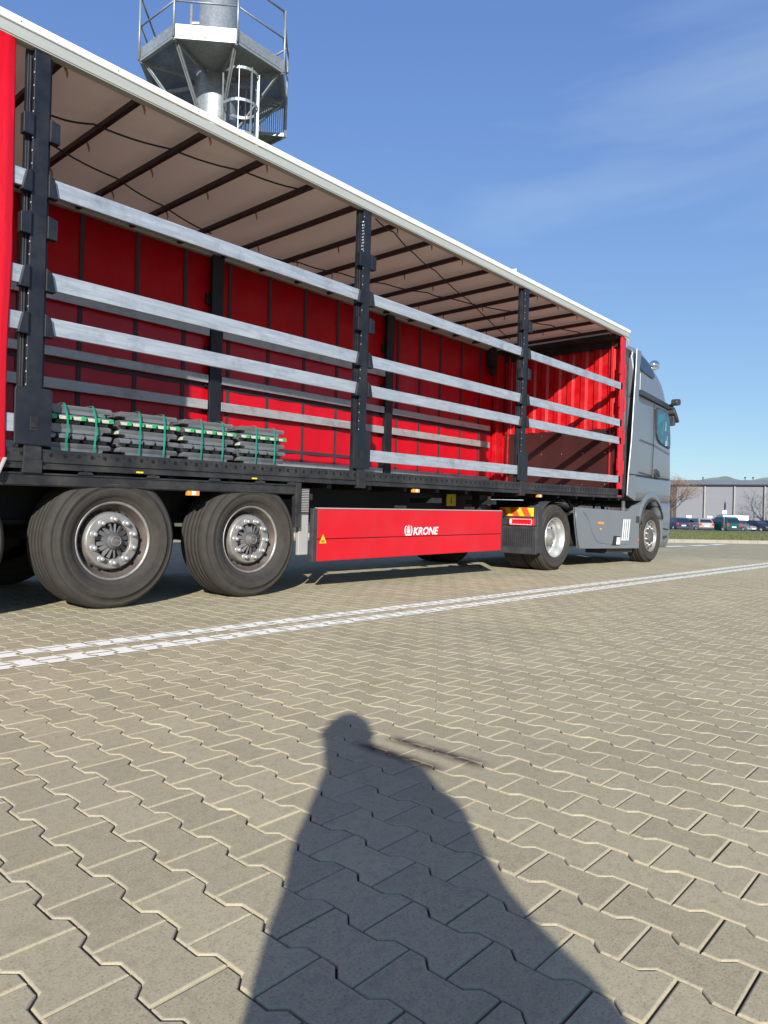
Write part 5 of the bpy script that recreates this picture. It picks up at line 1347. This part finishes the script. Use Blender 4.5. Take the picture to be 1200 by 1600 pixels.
mb.tube([SP(-.42,-.10,1.0), SP(-.26,-.12,.80), wrist[-1]], [.075,.055,.033], 14)
mb.tube([SP(-.42,.15,1.0), SP(-.26,.19,.76), wrist[1]], [.080,.055,.033], 14)
for s2, kc in ((-1,-.06),(1,.28)):
    mb.tube([SP(-.50,kc*.6+.05,.36), SP(-.20,kc,.52)], [.11,.075], 14); mb.tube([SP(-.20,kc,.52), SP(-.34,kc,.10), SP(-.18,kc,.05)], [.078,.05,.045], 14)
person = obj('person', mb, M['coat'], None, SP(-.42,.10,0))
rm = person.modifiers.new('remesh', 'REMESH'); rm.mode = 'VOXEL'; rm.voxel_size = .014; rm.use_smooth_shade = True
tag(person, 'person crouching behind the camera in a dark hooded coat, seen only as the long shadow', 'person')
# head with face, hair
hc = SP(-.375,-.108,1.25)
mb = MB(); mb.sphere((0,0,0), .088, 12)
for i, v in enumerate(mb.v):
    x, y, z = v  # x forward, y right
    k_ = 1.0 if z > -.02 else 1.0-(-.02-z)*3.0
    v.x = x*1.0*k_+(.012 if z < -.04 and x > 0 else 0); v.y = y*.82*k_; v.z = z*1.25
mb.apply(lambda v: hc+LH*v[0]+LC*v[1]+Vector((0,0,v[2]))); head = obj('head', mb, M['skin'], person)
mb = MB(); f = hc+LH*.09
mb.prism([f+LC*-.014+Vector((0,0,-.03)), f+LC*.014+Vector((0,0,-.03)), f+Vector((0,0,.012))], LH*.02); obj('nose', mb, M['skin'], head, bevel=.004)
for s_ in (-1, 1):
    obj('eye', MB().sphere(tuple(hc+LH*.083+LC*s_*.03+Vector((0,0,.015))), .012, 8), M['white'], head)
    obj('ear', MB().sphere(tuple(hc+LC*s_*.077+Vector((0,0,0))), .02, 8, sz=1.5), M['skin'], head)
obj('mouth', MB().bar(tuple(hc+LH*.083-LC*.022+Vector((0,0,-.055))), tuple(hc+LH*.083+LC*.022+Vector((0,0,-.055))), .01, .008), mat('lips', (.35,.12,.1), .5), head)
mb = MB(); mb.sphere((0,0,0), .102, 12); mb.apply(lambda v: (v[0]*.90-.01, v[1]*.78, max(v[2]*1.02, -.05 if v[0] < 0 else .045)))
mb.apply(lambda v: hc+LH*v[0]+LC*v[1]+Vector((0,0,v[2]+.008))); obj('hair', mb, M['hair'], person)
for sd_ in (-1, 1):
    w_ = wrist[sd_]; hv = []; he = []; hr = []
    def hn(p, r_, fr=None):
        hv.append(p); hr.append(r_)
        if fr is not None: he.append((fr, len(hv)-1))
        return len(hv)-1
    c0 = hn(w_, .026); pm = hn(w_+LH*.045-LC*sd_*.004+Vector((0,0,.0)), (.030), c0)
    lens_ = [.065,.075,.070,.055]
    for k in range(4):
        z0 = .030-.020*k; b0 = hn(w_+LH*.030+LC*sd_*.006+Vector((0,0,z0)), .011, pm); L_ = lens_[k]
        a1 = hn(w_+LH*(.030+L_*.45)+LC*sd_*.012+Vector((0,0,z0)), .009, b0); a2 = hn(w_+LH*(.030+L_*.62)-LC*sd_*.008+Vector((0,0,z0)), .008, a1); hn(w_+LH*(.030+L_*.60)-LC*sd_*.026+Vector((0,0,z0)), .007, a2)
    t1 = hn(w_+LH*.02-LC*sd_*.018+Vector((0,0,.03)), .011, c0); hn(w_+LH*.018-LC*sd_*.035+Vector((0,0,.05)), .009, t1)
    skinmesh('hand', hv, he, hr, M['skin'], person, 0, 1)
for sd_, an_ in ((-1,(-.34,-.06,.12)), (1,(-.34,.28,.12))):
    mb = MB(); mb.sphere((0,0,0), 1, 10); mb.apply(lambda v: SP(an_[0]+.07+v[0]*.15, an_[1]+v[1]*.05, max(.0, .045+v[2]*.05))); obj('shoe', mb, M['shoe'], person)
ph = MB(); cc = SP(-.025, .0, .785)
ph.prism([cc+LC*a+Vector((0,0,b_)) for a, b_ in ((-.036,-.08),(.036,-.08),(.036,.08),(-.036,.08))], LH*.008)
po_ = obj('smartphone', ph, M['dark_glass'], None, cc, bevel=.003); tag(po_, 'dark smartphone held upright in both hands of the crouching person', 'phone')
obj('camera_bump', MB().prism([cc+LH*.008+LC*a+Vector((0,0,b_)) for a, b_ in ((-.015,.0),(.015,.0),(.015,.03),(-.015,.03))], LH*.0015), M['chassis'], po_)
